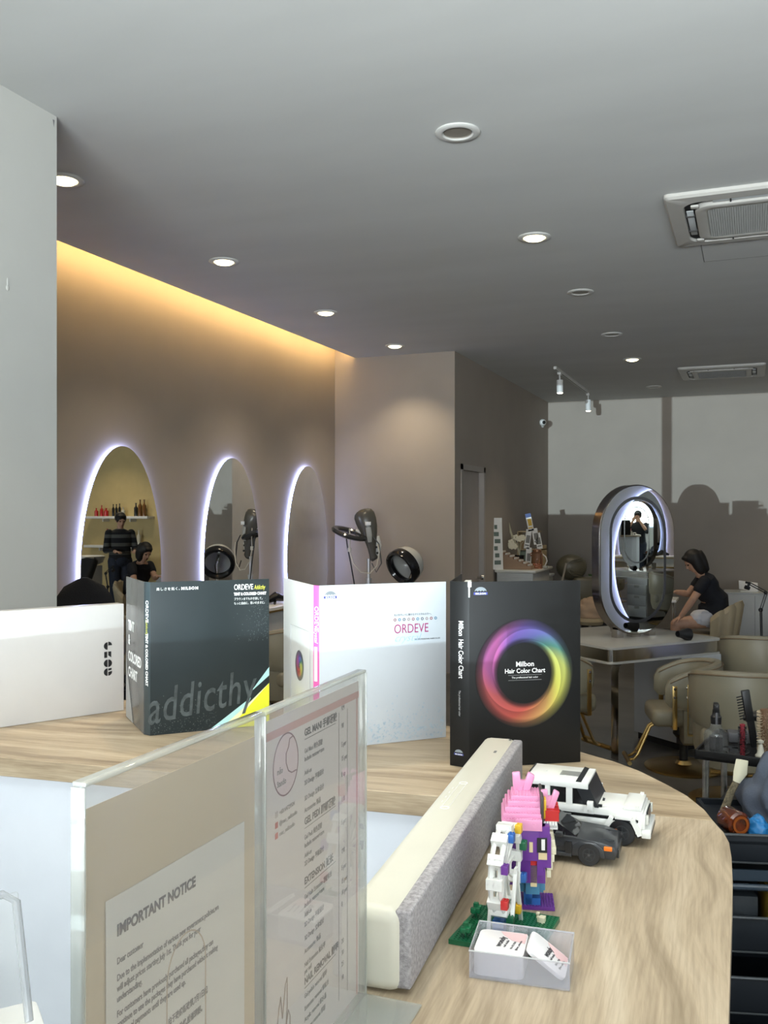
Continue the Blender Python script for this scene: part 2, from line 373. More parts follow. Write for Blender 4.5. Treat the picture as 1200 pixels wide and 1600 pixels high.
# ------------------------------------------------------------------ air conditioners
def cassette():
    t = thing('air_conditioner', '', 'air conditioner')
    m = mat('ac_white', (.5, .49, .46), .4); s = .475
    def rr(hw, r, n=6):
        pts = []
        for cx, cy, a0 in ((hw-r, hw-r, 0), (-hw+r, hw-r, 90), (-hw+r, -hw+r, 180), (hw-r, -hw+r, 270)):
            for k in range(n+1):
                a = math.radians(a0+90*k/n); pts.append((cx+r*math.cos(a), cy+r*math.sin(a)))
        return pts
    b = MB()
    rings = [[(x, y, z) for x, y in rr(h, r)] for h, r, z in ((s, .03, -.001), (s, .03, -.018), (s-.012, .03, -.03), (.385, .1, -.034), (.38, .1, -.02))]
    b.loft(rings, cap=False); obj('panel', b, m, t)
    b = MB(); b.loft([[(x, y, z) for x, y in rr(.384, .1)] for z in (-.012, -.004)]); obj('slot_recess', b, mat('ac_dark', (.03, .03, .03), .6), t)
    b = MB(); b.loft([[(x, y, z) for x, y in rr(h, r)] for h, r, z in ((.325, .09, -.013), (.325, .09, -.04), (.315, .085, -.044), (.27, .05, -.044), (.262, .05, -.038))], cap=False); obj('centre_panel', b, m, t)
    g = MB(); g.box(-.264, .264, -.264, .264, -.038, -.034)
    for i in range(44):
        q = -.26+i*.0121
        g.box(q-.0015, q+.0015, -.262, .262, -.043, -.038); g.box(-.262, .262, q-.0015, q+.0015, -.0435, -.038)
    obj('intake_grille', g, mat('ac_grille', (.22, .22, .21), .6), t, smooth=False)
    for k in range(4):
        M = RZ(k*PI/2); f = MB(); f.box(-.23, .23, -.372, -.335, -.03, -.026, M @ TR(0, 0, 0), bev=.002)
        fl = obj('louvre', f, mat('ac_louvre', (.62, .66, .68), .3), t)
        for q in (-.14, .14): obj('louvre_clip', MB().box(q-.004, q+.004, -.378, -.33, -.036, -.02, M), mat('ac_dark', (.03, .03, .03), .6), fl)
        f = MB(); f.box(.30, .345, .30, .345, -.045, -.03, M, bev=.012); obj('corner_cap', f, m, t)
    return t
ac = cassette(); move(ac, (.035, 5.57, CEIL)); tagp(ac, 'large near ceiling cassette air conditioner cut off by the right edge', 'air conditioner', 'ceiling air conditioners')
dup(ac, (-.33, 11.62, CEIL), 0, 'distant ceiling cassette air conditioner near the back wall', 'ceiling air conditioners')
hp = MB()
for a in ((-.30, .4, 6.1, 6.104), (-.30, .4, 6.55, 6.554)): hp.box(a[0], a[1], a[2], a[3], CEIL-.002, CEIL)
for x in (-.30, .396): hp.box(x, x+.004, 6.1, 6.554, CEIL-.002, CEIL)
hatch = solo('access_hatch', MB().box(-.296, .396, 6.104, 6.55, CEIL-.0015, CEIL), M_ceil, 'square access hatch in the ceiling beside the near air conditioner', 'hatch')
hatch.data.transform(I4)
hj = obj('joint_line', hp, mat('joint', (.12, .12, .12), .7)); hj.data.transform(Matrix.Translation(-hatch.location)); hj.parent = hatch

# ------------------------------------------------------------------ track light, camera
t = thing('track_light', 'short white ceiling track carrying two spot heads near the back corner', 'track light', (-2.1, 10.55, CEIL))
obj('rail', MB().box(-.017, .017, 0, 2.35, -.03, 0), M_wplastic, t); obj('rail_groove', MB().box(-.006, .006, .03, 2.32, -.0315, -.029), M_black, t)
for yy in (.28, 2.3):
    h = MB(); h.cbox((0, yy, -.045), .04, .09, .03, bev=.004); h.tube([(0, yy, -.05), (0, yy, -.13)], .008); h.tube([(0, yy, -.12), (.004, yy-.005, -.27)], .038, 20)
    ho = obj('spot_head', h, M_wplastic, t)
    h = MB(); h.lathe([(.001, -.012), (.025, -.009), (.035, 0)], 20, TR(.004, yy-.005, -.271), cap=False); obj('lens', h, emis('spot_glow', (1, .93, .7), 6), ho)
light('track_beam', 'SPOT', (-2.1, 10.83, CEIL-.3), 12, (1, .86, .64), rot=(0, 0, 0), spot_size=1.6, spot_blend=.7, shadow_soft_size=.03)
p = P(848, 660, 13.45)
t = thing('security_camera', 'small white security camera on the rear-left wall near the ceiling', 'camera', p)
h = MB(); h.lathe([(.001, 0), (.045, 0), (.045, .025), (.03, .03), (.001, .03)], 20, TR(XC-p.x+.0, .1, -.02) @ RY(PI/2)); h.tube([(XC-p.x+.02, .1, -.02), (-.02, .05, -.04), (0, 0, -.01)], .014); obj('bracket', h, M_wplastic, t)
h = MB(); h.ball((0, 0, 0), (.05, .062, .05)); obj('camera_body', h, M_wplastic, t)
h = MB(); h.ball((.026, -.042, -.004), (.026, .026, .026)); obj('lens', h, M_blackgloss, t)

# ------------------------------------------------------------------ oval wall mirrors
def oval(y, xw, sgn, label, b=.936, a=.455, cz=CAMZ-.443, st=26):
    M = Matrix(((0, 0, sgn, xw), (sgn*-1 if False else 1, 0, 0, y), (0, 1, 0, cz), (0, 0, 0, 1)))
    t = thing('oval_mirror', label, 'mirror', (xw, y, 0), 0, 'oval backlit wall mirrors')
    def el(k, n=96): return [(a*k*math.cos(2*PI*i/n), b*k*math.sin(2*PI*i/n)) for i in range(n)]
    e2 = lambda d, z, n=96: [((a-d)*math.cos(2*PI*i/n), (b-d)*math.sin(2*PI*i/n), z) for i in range(n)]
    m = MB(); m.loft([e2(.0, .0325), e2(0, .0365)], M); obj('mirror_glass', m, [M_mirror], t, world=True)
    m = MB(); m.loft([e2(.002, .0268), e2(.002, .0323)], M); obj('backing', m, mat('mirror_backing', (.05, .05, .05), .6), t, world=True)
    m = MB(); m.loft([e2(.05, .0), e2(.05, .0265)], M); obj('mount_box', m, M_wplastic, t, world=True)
    m = MB(); m.loft([e2(.022, .003), e2(.014, .003), e2(.014, .025), e2(.022, .025), e2(.022, .003)], M, cap=False)
    obj('light_ring', m, emis('halo_blue', (.42, .50, 1), st), t, world=True)
    return t
oval(5.47, XL, 1, 'first oval backlit mirror, reflecting two people and bottle shelves')
oval(6.98, XL, 1, 'second oval backlit mirror, reflecting the hair dryer hoods')
oval(8.45, XL, 1, 'third oval backlit mirror, the one nearest the column')
# right wall mirror seen only in the desk mirror
oval(7.065, XR, -1, 'oval backlit mirror on the right wall, seen in the standing desk mirror', b=.85, cz=CAMZ-.56, st=75)
oval(8.8, XR, -1, 'far oval backlit mirror on the right wall outside the picture', b=.85, cz=CAMZ-.56, st=75)
oval(5.33, XR, -1, 'near oval backlit mirror on the right wall outside the picture', b=.85, cz=CAMZ-.56, st=75)

# ------------------------------------------------------------------ reception counter
t = thing('reception_counter', 'oak laminate reception counter with white panels, in the foreground', 'counter', R(0, 1.3, -CAMZ))
far = [(-1.6, 1.957), (.479, 1.340), (.4827, 1.39), (.479, 1.46), (.465, 1.522), (.443, 1.60), (.415, 1.66), (.363, 1.735), (.30, 1.80), (.22, 1.87), (.134, 1.94), (0, 2.03), (-.251, 2.13), (-.622, 2.21), (-1.6, 2.42)]
near = [(.129, 1.4437), (-.05, .85), (-.20, .46), (-.40, .28), (-.46, -.03), (-.03, -.03), (.3008, .805), (.374, .992), (.421, 1.1125), (.451, 1.196), (.468, 1.25), (.4755, 1.292), (.479, 1.340)]
def w2(pts): return [tuple(R(x, z))[:2] for x, z in pts]
zt = CAMZ+CT
m = MB(); m.prism(w2(far), zt-.035, zt, bev=.0015)
for f in m.bm.faces:
    if abs(f.normal.z) < .5: f.material_index = 1
obj('counter_top', m, [M_woodF, M_woodE], t, world=True, smooth=False, label='wide far arm of the oak counter top')
m = MB(); m.prism(w2(near), zt-.035, zt, bev=.0015); obj('counter_top', m, M_woodN, t, world=True, smooth=False, label='narrow near arm of the oak counter top')
def inset(pts, d):
    out = []; n = len(pts)
    cx = sum(p[0] for p in pts)/n; cy = sum(p[1] for p in pts)/n
    return out
fp = [(-1.6, 1.975), (.10, 1.470), (.44, 1.37), (.44, 1.50), (.38, 1.64), (.24, 1.80), (0, 1.99), (-.251, 2.09), (-.622, 2.17), (-1.6, 2.38)]
m = MB(); m.prism(w2(fp), .0, zt-.035); obj('front_panel', m, M_panel, t, world=True, smooth=False)
np_ = [(.145, 1.42), (-.03, .85), (-.17, .46), (-.36, .26), (-.40, .0), (-.03, .0), (.28, .82), (.42, 1.2), (.44, 1.36), (.44, 1.36)]
m = MB(); m.prism(w2(np_[:-1]), .0, zt-.035); obj('side_panel', m, M_panel, t, world=True, smooth=False)

# ------------------------------------------------------------------ binders
def board(P0, P1, h, th=.003, z0=None):
    """cover standing on the counter from P0 (left) to P1 (right) as seen; returns mesh, frame matrix, width"""
    a = R(*P0, CT); b = R(*P1, CT); M = frame(a, b-a); W = (b-a).length
    m = MB(); m.box(0, W, .0005, h, -th, 0, M, bev=.0006)
    return m, M, W
def lift(M, x, y, z=.0006): return M @ TR(x, y, z)
TW = mat('print_white', (.85, .85, .83), .5)
def logo(M, W_, par, s=1):
    g = MB(); n = 12
    pts = [(-.011*s, 0)]+[(.011*s*-math.cos(PI*k/n), .008*s*math.sin(PI*k/n)) for k in range(n+1)]+[(.011*s, 0)]
    sc_ = [(.011*s-.022*s*k/8, (.002*s if k % 2 else 0)) for k in range(1, 8)]
    g.prism(pts[1:-1]+sc_, 0, .0002, M @ TR(0, .004*s, 0)); obj('emblem', g, mat('emblem_grey', (.22, .25, .27), .5), par, world=True, smooth=False)
    g = MB(); g.box(-.013*s, .013*s, -.002*s, .0025*s, 0, .0002, M); obj('emblem_bar', g, mat('emblem_blue', (.05, .06, .28), .5), par, world=True, smooth=False)
    obj('emblem_text', text_bm([('MILBON', .0046*s, M @ TR(0, .0, .0004), dict(ax='CENTER', ay='CENTER', sp=1.25, bold=.02))]), TW, par, world=True, smooth=False)

# white flat box
a, b = (-.98, 1.775), (-.591, 2.094)
t = thing('presentation_box', 'large plain white box with black stencil lettering, leftmost on the counter', 'box', (R(*a, CT)+R(*b, CT))/2)
A_ = R(*a, CT); B_ = R(*b, CT); M = frame(A_, B_-A_); W = (B_-A_).length
mwb = mat('white_gloss_board', (.60, .58, .56), .18)
m = MB(); m.box(0, W, .0005, .2425, -.035, 0, M, bev=.001); bx = obj('box_body', m, mwb, t, world=True)
# stencil lettering running down the box
MT = lift(M, W-.038, .150); s = .0085
def half(cx, cy, r, a0, a1, gap=0):
    n = 10; return [(cx, cy)]+[(cx+r*math.cos(math.radians(a0+(a1-a0)*k/n)), cy+r*math.sin(math.radians(a0+(a1-a0)*k/n))) for k in range(n+1)]
g = MB(); st = .0195
g.prism(half(-.001, 0, s, 90, 270), 0, .0003, MT); g.prism(half(.001, .001, s, 0, 90), 0, .0003, MT)
c = -st; g.prism([(-s, c-s*.8), (-s*.2, c-s*.8), (-s*.2, c+s*.8), (-s, c+s*.8)], 0, .0003, MT); g.prism([(s*.1, c-s*.2), (s*.9, c-s*.8), (s*.9, c+s*.8), (s*.1, c+s*.8)], 0, .0003, MT)
c = -2*st; g.prism(half(-.001, c, s, 90, 270), 0, .0003, MT); g.prism(half(.001, c, s, -90, 90), 0, .0003, MT)
c = -3*st; g.prism(half(-.001, c, s, 90, 270), 0, .0003, MT); g.prism(half(.001, c, s, -90, 10), 0, .0003, MT); g.prism([(.001, c+s*.35), (s, c+s*.5), (s, c+s), (.001, c+s*.9)], 0, .0003, MT)
obj('lettering', g, M_black, bx, world=True, smooth=False)

# dark binder
mdk = mat('dark_slate_cover', (.017, .024, .026), .35, noise=.15, nscale=6, spec=.35)
t = thing('colour_chart_binder', 'dark slate colour chart binder standing open, with a yellow corner', 'binder', R(-.476, 1.9, CT))
p0, p1, p2, p3 = (-.5675, 2.028), (-.486, 1.864), (-.470, 1.852), (-.243, 1.950)
m, M, W = board(p0, p1, .309); bc = obj('back_cover', m, mat('grey_back_cover', (.10, .10, .095), .22), t, world=True)
obj('lettering', text_bm([(s_, .030, lift(M, .028, y_), dict(wx=.95, bold=.03)) for s_, y_ in (('TINT', .196), ('&', .165), ('COLORED', .130), ('CHART', .096))]), TW, bc, world=True, smooth=False)
m = MB(); m.prism([(.0, .0), (.075, 0), (.0, .13)], 0, .0003, lift(M, .002, .002, .0003)); obj('pale_corner', m, mat('pale_grey_print', (.3, .3, .29), .3), bc, world=True, smooth=False)
m, M, W = board(p1, p2, .309); sp = obj('spine', m, mat('slate_spine', (.035, .05, .056), .3), t, world=True)
def spine_text(items, M, x):
    return [(s_, sz, M @ TR(x, y_, .0006) @ RZ(-PI/2), k) for s_, sz, y_, k in items]
obj('lettering', text_bm(spine_text([('ORDEVE', .012, .272, dict(bold=.01)), ('TINT & COLORED CHART', .0095, .205, dict(bold=.05, wx=.95))], M, .007)), TW, sp, world=True, smooth=False)
obj('lettering', text_bm(spine_text([('Addicthy', .009, .234, dict(shear=.3))], M, .007)), mat('print_olive', (.5, .5, .08), .5), sp, world=True, smooth=False, label='olive script word')
m, M, W = board(p2, p3, .309); fc = obj('front_cover', m, mdk, t, world=True)
obj('big_script', text_bm([('addicthy', .098, lift(M, -.006, .022) @ RZ(.15), dict(shear=.35, wx=.64, bold=.004, sp=1.06))]), mat('print_faint', (.055, .066, .068), .4, noise=.5, nscale=60), fc, world=True, smooth=False)
obj('lettering', text_bm([('ORDEVE', .0165, lift(M, W-.076, .288), dict(wx=.66, bold=.01)), ('TINT & COLORED CHART', .0080, lift(M, W-.076, .2765), dict(bold=.05, wx=.74)),
    ('ブラウンまでもかき消して。', .0062, lift(M, W-.076, .2665), dict(wx=.8)), ('もっと自由に、思いのままに。', .0062, lift(M, W-.076, .2575), dict(wx=.8)),
    ('美しさを拓く。', .0068, lift(M, .012, .292), dict(sp=1.2)), ('MILBON', .0078, lift(M, .062, .292), dict(bold=.05, sp=1.3))]), TW, fc, world=True, smooth=False)
obj('lettering', text_bm([('Addicthy', .013, lift(M, W-.033, .288), dict(shear=.3, wx=.50))]), mat('print_yellow', (.72, .7, .08), .5), fc, world=True, smooth=False, label='yellow script word')
for nm, poly, c_ in (('yellow_corner', [(W-.085, 0), (W, 0), (W, .088)], (.72, .72, .03)), ('cream_stripe', [(W-.105, 0), (W-.085, 0), (W, .088), (W-.045, .048)], (.75, .76, .45)), ('blue_stripe', [(W-.128, 0), (W-.105, 0), (W-.045, .048), (W-.04, .06)], (.42, .68, .66)), ('blue_tip', [(W-.04, .072), (W, .104), (W, .122)], (.42, .68, .66))):
    g = MB(); g.prism(poly, 0, .0003, lift(M, 0, .001, .0003)); obj(nm, g, mat('print_'+nm, c_, .35), fc, world=True, smooth=False)
g = MB()
for i in range(420):
    if random.random() < .45: x, y = W-abs(random.gauss(0, .028)), .18+random.random()*.09
    else: x, y = random.random()*(W-.11), abs(random.gauss(0, .03))
    r = random.uniform(.0004, .0011)
    if 0 < x < W-.002 and .002 < y < .3: g.prism([(r*math.cos(k*1.57+.4), r*math.sin(k*1.57+.4)) for k in range(4)], 0, .0002, lift(M, x, y, .0002))
obj('splatter', g, mat('print_splatter', (.07, .08, .082), .5), fc, world=True, smooth=False)
obj('page_block', board((p0[0]+.012, p0[1]+.004), (p1[0]+.016, p1[1]+.006), .30, .012)[0], TW, t, world=True)

# white binder
mw = mat('white_cover', (.53, .56, .59), .25)
t = thing('colour_chart_binder', 'white colour chart binder with a pink spine and pale blue flower print', 'binder', R(-.05, 1.85, CT))
p0, p1, p2, p3 = (-.2125, 1.949), (-.134, 1.744), (-.122, 1.737), (.124, 1.841)
m, M, W = board(p0, p1, .311); bc = obj('back_cover', m, mat('white_back_cover', (.62, .61, .57), .25), t, world=True)
g = MB(); g.tube([(.06, .06, 0), (.20, .06, 0), (.20, .22, 0), (.06, .22, 0)], .0006, 4, lift(M, 0, 0, .0004), cyc=True); obj('printed_frame', g, mat('print_grey', (.3, .3, .3), .5), bc, world=True)
def ringmat(name, stops, dark=(.01, .01, .01)):
    m = bpy.data.materials.new(name); m.use_nodes = True; nt = m.node_tree; b = nt.nodes['Principled BSDF']
    uv = nt.nodes.new('ShaderNodeUVMap'); sx = nt.nodes.new('ShaderNodeSeparateXYZ'); nt.links.new(uv.outputs[0], sx.inputs[0])
    r = nt.nodes.new('ShaderNodeValToRGB')
    while len(r.color_ramp.elements) > 1: r.color_ramp.elements.remove(r.color_ramp.elements[0])
    r.color_ramp.elements[0].position = stops[0][0]; r.color_ramp.elements[0].color = (*stops[0][1], 1)
    for p_, c_ in stops[1:]: e = r.color_ramp.elements.new(p_); e.color = (*c_, 1)
    # swirling bands: shift the hue lookup and the brightness along a spiral
    ad = nt.nodes.new('ShaderNodeMath'); ad.operation = 'MULTIPLY_ADD'; nt.links.new(sx.outputs[1], ad.inputs[0]); ad.inputs[1].default_value = .13; nt.links.new(sx.outputs[0], ad.inputs[2])
    fr = nt.nodes.new('ShaderNodeMath'); fr.operation = 'FRACT'; nt.links.new(ad.outputs[0], fr.inputs[0]); nt.links.new(fr.outputs[0], r.inputs[0])
    m1 = nt.nodes.new('ShaderNodeMath'); m1.operation = 'MULTIPLY_ADD'; nt.links.new(sx.outputs[0], m1.inputs[0]); m1.inputs[1].default_value = 3.0
    m2 = nt.nodes.new('ShaderNodeMath'); m2.operation = 'MULTIPLY'; nt.links.new(sx.outputs[1], m2.inputs[0]); m2.inputs[1].default_value = 2.2; nt.links.new(m2.outputs[0], m1.inputs[2])
    f2 = nt.nodes.new('ShaderNodeMath'); f2.operation = 'FRACT'; nt.links.new(m1.outputs[0], f2.inputs[0])
    r3 = nt.nodes.new('ShaderNodeValToRGB'); r3.color_ramp.elements[0].color = (.55, .55, .55, 1); r3.color_ramp.elements[1].color = (1.0, 1.0, 1.0, 1)
    e = r3.color_ramp.elements.new(.93); e.color = (1, 1, 1, 1); r3.color_ramp.elements[-1].color = (.55, .55, .55, 1); nt.links.new(f2.outputs[0], r3.inputs[0])
    r2 = nt.nodes.new('ShaderNodeValToRGB'); els = r2.color_ramp.elements; els[0].color = (0, 0, 0, 1); els[1].color = (0, 0, 0, 1)
    for p_, v_ in ((.12, .25), (.24, 1), (.62, .95), (.72, .45), (.8, .25)): e = els.new(p_); e.color = (v_, v_, v_, 1)
    nt.links.new(sx.outputs[1], r2.inputs[0])
    a_ = nt.nodes.new('ShaderNodeMix'); a_.data_type = 'RGBA'; a_.blend_type = 'MULTIPLY'; a_.inputs[0].default_value = 1; nt.links.new(r.outputs[0], a_.inputs[6]); nt.links.new(r3.outputs[0], a_.inputs[7])
    c_ = nt.nodes.new('ShaderNodeMix'); c_.data_type = 'RGBA'; nt.links.new(r2.outputs[0], c_.inputs[0]); c_.inputs[6].default_value = (*dark, 1); nt.links.new(a_.outputs[2], c_.inputs[7])
    nt.links.new(c_.outputs[2], b.inputs['Base Color']); b.inputs['Roughness'].default_value = .45; b.inputs['Specular IOR Level'].default_value = .3; return m
HUES = [(0, (.55, .54, .10)), (.10, (.50, .54, .14)), (.17, (.08, .24, .19)), (.25, (.12, .13, .36)), (.34, (.14, .09, .34)), (.44, (.36, .09, .25)), (.54, (.30, .08, .22)), (.64, (.38, .08, .08)), (.78, (.46, .08, .06)), (.90, (.50, .27, .09)), (1, (.55, .54, .10))]
def annulus(r0, r1, M, wob=0, n=120, k=8):
    bm = bmesh.new(); uvl = bm.loops.layers.uv.new('UVMap'); vs = []
    for j in range(k+1):
        vs.append([bm.verts.new(M @ Vector(((r0+(r1-r0)*j/k)*math.cos(2*PI*i/n), (r0+(r1-r0)*j/k)*math.sin(2*PI*i/n), 0))) for i in range(n)])
    for j in range(k):
        for i in range(n):
            f = bm.faces.new((vs[j][i], vs[j][(i+1) % n], vs[j+1][(i+1) % n], vs[j+1][i]))
            for lp, (uu, vv) in zip(f.loops, ((i/n, j/k), ((i+1)/n, j/k), ((i+1)/n, (j+1)/k), (i/n, (j+1)/k))): lp[uvl].uv = (uu, vv)
    return bm
obj('printed_wheel', annulus(.001, .030, lift(M, .125, .145)), ringmat('small_wheel', HUES, (.1, .1, .1)), bc, world=True, smooth=False)
g = MB(); g.prism([(.10, .06), (.19, .03), (.19, .055)], 0, .0002, lift(M, 0, 0)); obj('yellow_wedge', g, mat('print_paleyellow', (.75, .7, .4), .4), bc, world=True, smooth=False)
m, M, W = board(p1, p2, .311); sp = obj('spine', m, mat('pink_spine', (.62, .10, .32), .35), t, world=True)
obj('lettering', text_bm(spine_text([('ORDEVE', .013, .272, {}), ('crystal', .011, .232, dict(shear=.3))], M, .0035)), TW, sp, world=True, smooth=False)
g = MB(); g.box(.0028, .0095, .13, .195, 0, .0003, lift(M, 0, 0, .0003)); obj('spine_label', g, TW, sp, world=True, smooth=False)
m, M, W = board(p2, p3, .311); fc = obj('front_cover', m, mw, t, world=True)
logo(lift(M, .022, .288, .0003), W, fc)
mg = mat('print_magenta', (.34, .02, .13), .5); mb_ = mat('print_paleblue', (.36, .52, .62), .5); md = mat('print_darkgrey', (.08, .08, .09), .5)
obj('lettering', text_bm([('ORDEVE', .0255, lift(M, .153, .213), dict(wx=.78, bold=-.005))]), mg, fc, world=True, smooth=False)
obj('lettering', text_bm([('crystal', .021, lift(M, .153, .197), dict(shear=.45, wx=1.0, bold=-.012))]), mb_, fc, world=True, smooth=False, label='pale blue script word')
obj('lettering', text_bm([('THE PROFESSIONAL HAIRCOLOR', .0042, lift(M, .197, .198), dict(wx=.9)), ('大人をキレイに魅せるクリスタルカラー。', .0052, lift(M, .153, .247), dict(wx=.85))]), md, fc, world=True, smooth=False, label='small dark lines of text')
g = MB()
for i in range(10): g.lathe([(.0016, 0), (.003, 0), (.003, .0003), (.0016, .0003), (.0016, 0)], 12, lift(M, .1555+i*.0098, .2395, .0003), cap=False, mi=(i % 4))
obj('printed_dots', g, [mat('dot%d' % i, c_, .5) for i, c_ in enumerate(((.25, .08, .08), (.08, .2, .3), (.1, .1, .12), (.3, .22, .2)))], fc, world=True, smooth=False)
g = MB()
for i in range(520):
    y = abs(random.gauss(0, .033))+.006; x = random.uniform(.006, W-.006)
    if y > .16 or (y > .05 and random.random() < .35): continue
    L = random.uniform(.002, .0048); wd = L*random.uniform(.25, .5); a_ = random.random()*6.3; kk = random.random()
    MM = lift(M, x, y, .0003) @ RZ(a_)
    if kk < .72: g.prism([(0, 0), (L*.5, wd*.6), (L, 0), (L*.5, -wd*.6)], 0, .0002, MM, mi=i % 2)
    elif kk < .88:
        for q in range(5): g.prism([(0, 0), (L*.4, wd*.4), (L*.75, 0), (L*.4, -wd*.4)], 0, .0002, MM @ RZ(q*1.2566), mi=i % 2)
    else: g.lathe([(L*.25, 0), (L*.4, 0), (L*.4, .0002), (L*.25, .0002), (L*.25, 0)], 10, MM, cap=False, mi=i % 2)
obj('printed_flowers', g, [mat('print_flower1', (.42, .53, .60), .5), mat('print_flower2', (.36, .47, .56), .5)], fc, world=True, smooth=False)
obj('page_block', board((p0[0]+.012, p0[1]+.004), (p1[0]+.014, p1[1]+.006), .302, .01)[0], TW, t, world=True)

# black binder with the colour ring
mk = mat('black_cover', (.007, .007, .007), .45, spec=.3)
t = thing('colour_chart_binder', 'black hair colour chart binder with a rainbow ring on its cover', 'binder', R(.22, 1.7, CT))
p0, p1, p2, p3 = (.152, 1.83), (.117, 1.635), (.149, 1.614), (.353, 1.656)
a = R(*p0, CT); b = R(*p1, CT)
m, M, W = board(p0, p1, .327); obj('back_cover', m, mk, t, world=True)
m, M, W = board(p1, p2, .327); sp = obj('spine', m, mk, t, world=True)
obj('lettering', text_bm(spine_text([('Milbon  Hair Color Chart', .0135, .258, dict(bold=.01, wx=.72)), ], M, .018)), TW, sp, world=True, smooth=False)
obj('lettering', text_bm(spine_text([('The professional hair color', .0055, .135, dict(wx=.75))], M, .018)), mat('print_midgrey', (.35, .35, .35), .5), sp, world=True, smooth=False, label='small grey line of text')
logo(lift(M, .018, .022, .0003), W, sp, .72)
m, M, W = board(p2, p3, .327); fc = obj('front_cover', m, mk, t, world=True)
logo(lift(M, .021, .306, .0003), W, fc, .98)
obj('colour_ring', annulus(.053, .097, lift(M, .102, .164, .0005) @ Matrix.Diagonal((.94, 1, 1, 1))), ringmat('rainbow_ring', HUES, (.007, .007, .007)), fc, world=True, smooth=False)
obj('lettering', text_bm([('Milbon', .0125, lift(M, .103, .176), dict(ax='CENTER', bold=.015)), ('Hair Color Chart', .0112, lift(M, .103, .1645), dict(ax='CENTER', bold=.015, wx=.95)), ('The professional hair color', .0045, lift(M, .103, .155), dict(ax='CENTER'))]), TW, fc, world=True, smooth=False)
g = MB()
for y in (.1605, .1515): g.box(.072, .134, y, y+.0004, 0, .0002, lift(M, 0, 0))
obj('rule_lines', g, mat('print_midgrey', (.35, .35, .35), .5), fc, world=True, smooth=False)
g = MB(); g.box(-.001, .0012, .30, .3272, -.0015, .0006, M); g.box(-.002, .004, .318, .3272, -.0012, .0007, M); obj('worn_corner', g, TW, fc, world=True, smooth=False, label='scuffed white corner')
obj('page_block', board((p0[0]+.010, p0[1]), (p1[0]+.014, p1[1]+.012), .315, .012)[0], TW, t, world=True)

# ------------------------------------------------------------------ sound bar
ang = HD(.309, 1); c0 = R(.0195, .846, CT); Ls = .69
t = thing('speaker', 'long cream bar speaker with a grey cloth front, lying along the near arm', 'speaker', c0, ang)
# local x along the bar (away), y to the left
mcream = mat('cream_plastic', (.63, .60, .50), .38)
m = MB(); m.box(0, Ls, .004, .060, .001, .08, bev=.013, seg=4); obj('body', m, mcream, t)
mf = mat('grey_cloth', (.37, .345, .35), .9, noise=.3, nscale=260, bump=.3, bscale=900)
m = MB(); m.box(.005, Ls-.005, -.004, .012, .005, .0785, bev=.0035, seg=3); obj('cloth_front', m, mf, t)
m = MB(); cx = .36
m.tube([(cx-.05, .040, .0802), (cx+.05, .040, .0802)], .0005, 4); m.tube([(cx-.05, .031, .0802), (cx+.05, .031, .0802)], .0005, 4)
for x in (cx-.055, cx+.055): m.lathe([(.0045, 0), (.006, 0), (.006, .0004), (.0045, .0004), (.0045, 0)], 20, TR(x, .0355, .0800), cap=False)
for k in range(4): m.box(cx-.035+k*.02, cx-.028+k*.02, .044, .0448, .08, .0803)
obj('touch_controls', m, mat('control_print', (.85, .84, .8), .4), t)
m = MB(); m.box(.585, .597, .022, .026, .0799, .0803); m.box(Ls-.022, Ls-.014, .012, .016, .0799, .0803); obj('port_mark', m, mat('mark_grey', (.15, .15, .14), .6), t)

# ------------------------------------------------------------------ acrylic sign holders
acr = thin_glass('clear_acrylic', (.97, .97, .96), .01, haze=.03, hazecol=(.75, .73, .7))
acr_front = thin_glass('veiled_acrylic', (.97, .97, .96), .012, haze=.17, hazecol=(.60, .56, .53))  # veil of room reflections put in as a diffuse haze
acr_edge = thin_glass('acrylic_edge', (.80, .82, .80), .08, haze=.30, hazecol=(.72, .72, .68))
def sign(P0, P1, name, label):
    a = R(*P0, CT); b = R(*P1, CT); M = frame(a, b-a); W = (b-a).length; H = .299
    t = thing(name, label, 'sign holder', (a+b)/2, 0, 'upright acrylic sign holders on the counter')
    m = MB(); m.box(0, W, .001, H, -.002, 0, M); fs = obj('front_sheet', m, acr_front, t, world=True, smooth=False)
    m = MB(); m.box(0, W, .001, H, -.0075, -.0055, M); obj('rear_sheet', m, acr, t, world=True, smooth=False)
    m = MB(); m.box(0, W, H, H+.0028, -.0085, .001, M, bev=.001); m.box(-.0012, .0004, 0, H, -.0085, .001, M, bev=.0005); m.box(W-.0004, W+.0012, 0, H, -.0085, .001, M, bev=.0005)
    obj('edge', m, acr_edge, t, world=True)
    m = MB(); m.box(.0, W, .0004, .0028, -.0085, .055, M, bev=.001); obj('foot', m, acr_edge, t, world=True)
    return t, M, W
t, M, W = sign((-.160, .492), (-.0865, .668), 'sign_holder', 'nearer acrylic sign holder with an IMPORTANT NOTICE sheet on beige paper')
paper_b = mat('beige_card', srgb(206, 188, 160), .8); paper_w = mat('notice_paper', srgb(222, 218, 210), .8); paper_m = mat('menu_paper', srgb(226, 218, 214), .8)
m = MB(); m.box(.004, W-.006, .004, .285, -.0052, -.0049, M); pb = obj('beige_sheet', m, paper_b, t, world=True, smooth=False)
m = MB(); m.box(.022, W-.022, .004, .229, -.0040, -.0037, M); pw = obj('notice_sheet', m, paper_w, t, world=True, smooth=False)
tk = mat('ink_dark', (.07, .065, .07), .8); tl = mat('ink_light', (.16, .15, .155), .8)
NM = M @ TR(0, 0, -.0034)
obj('heading', text_bm([('IMPORTANT NOTICE', .0092, NM @ TR(.0310, .206, 0), dict(wx=.88, bold=.035))]), tk, pw, world=True, smooth=False)
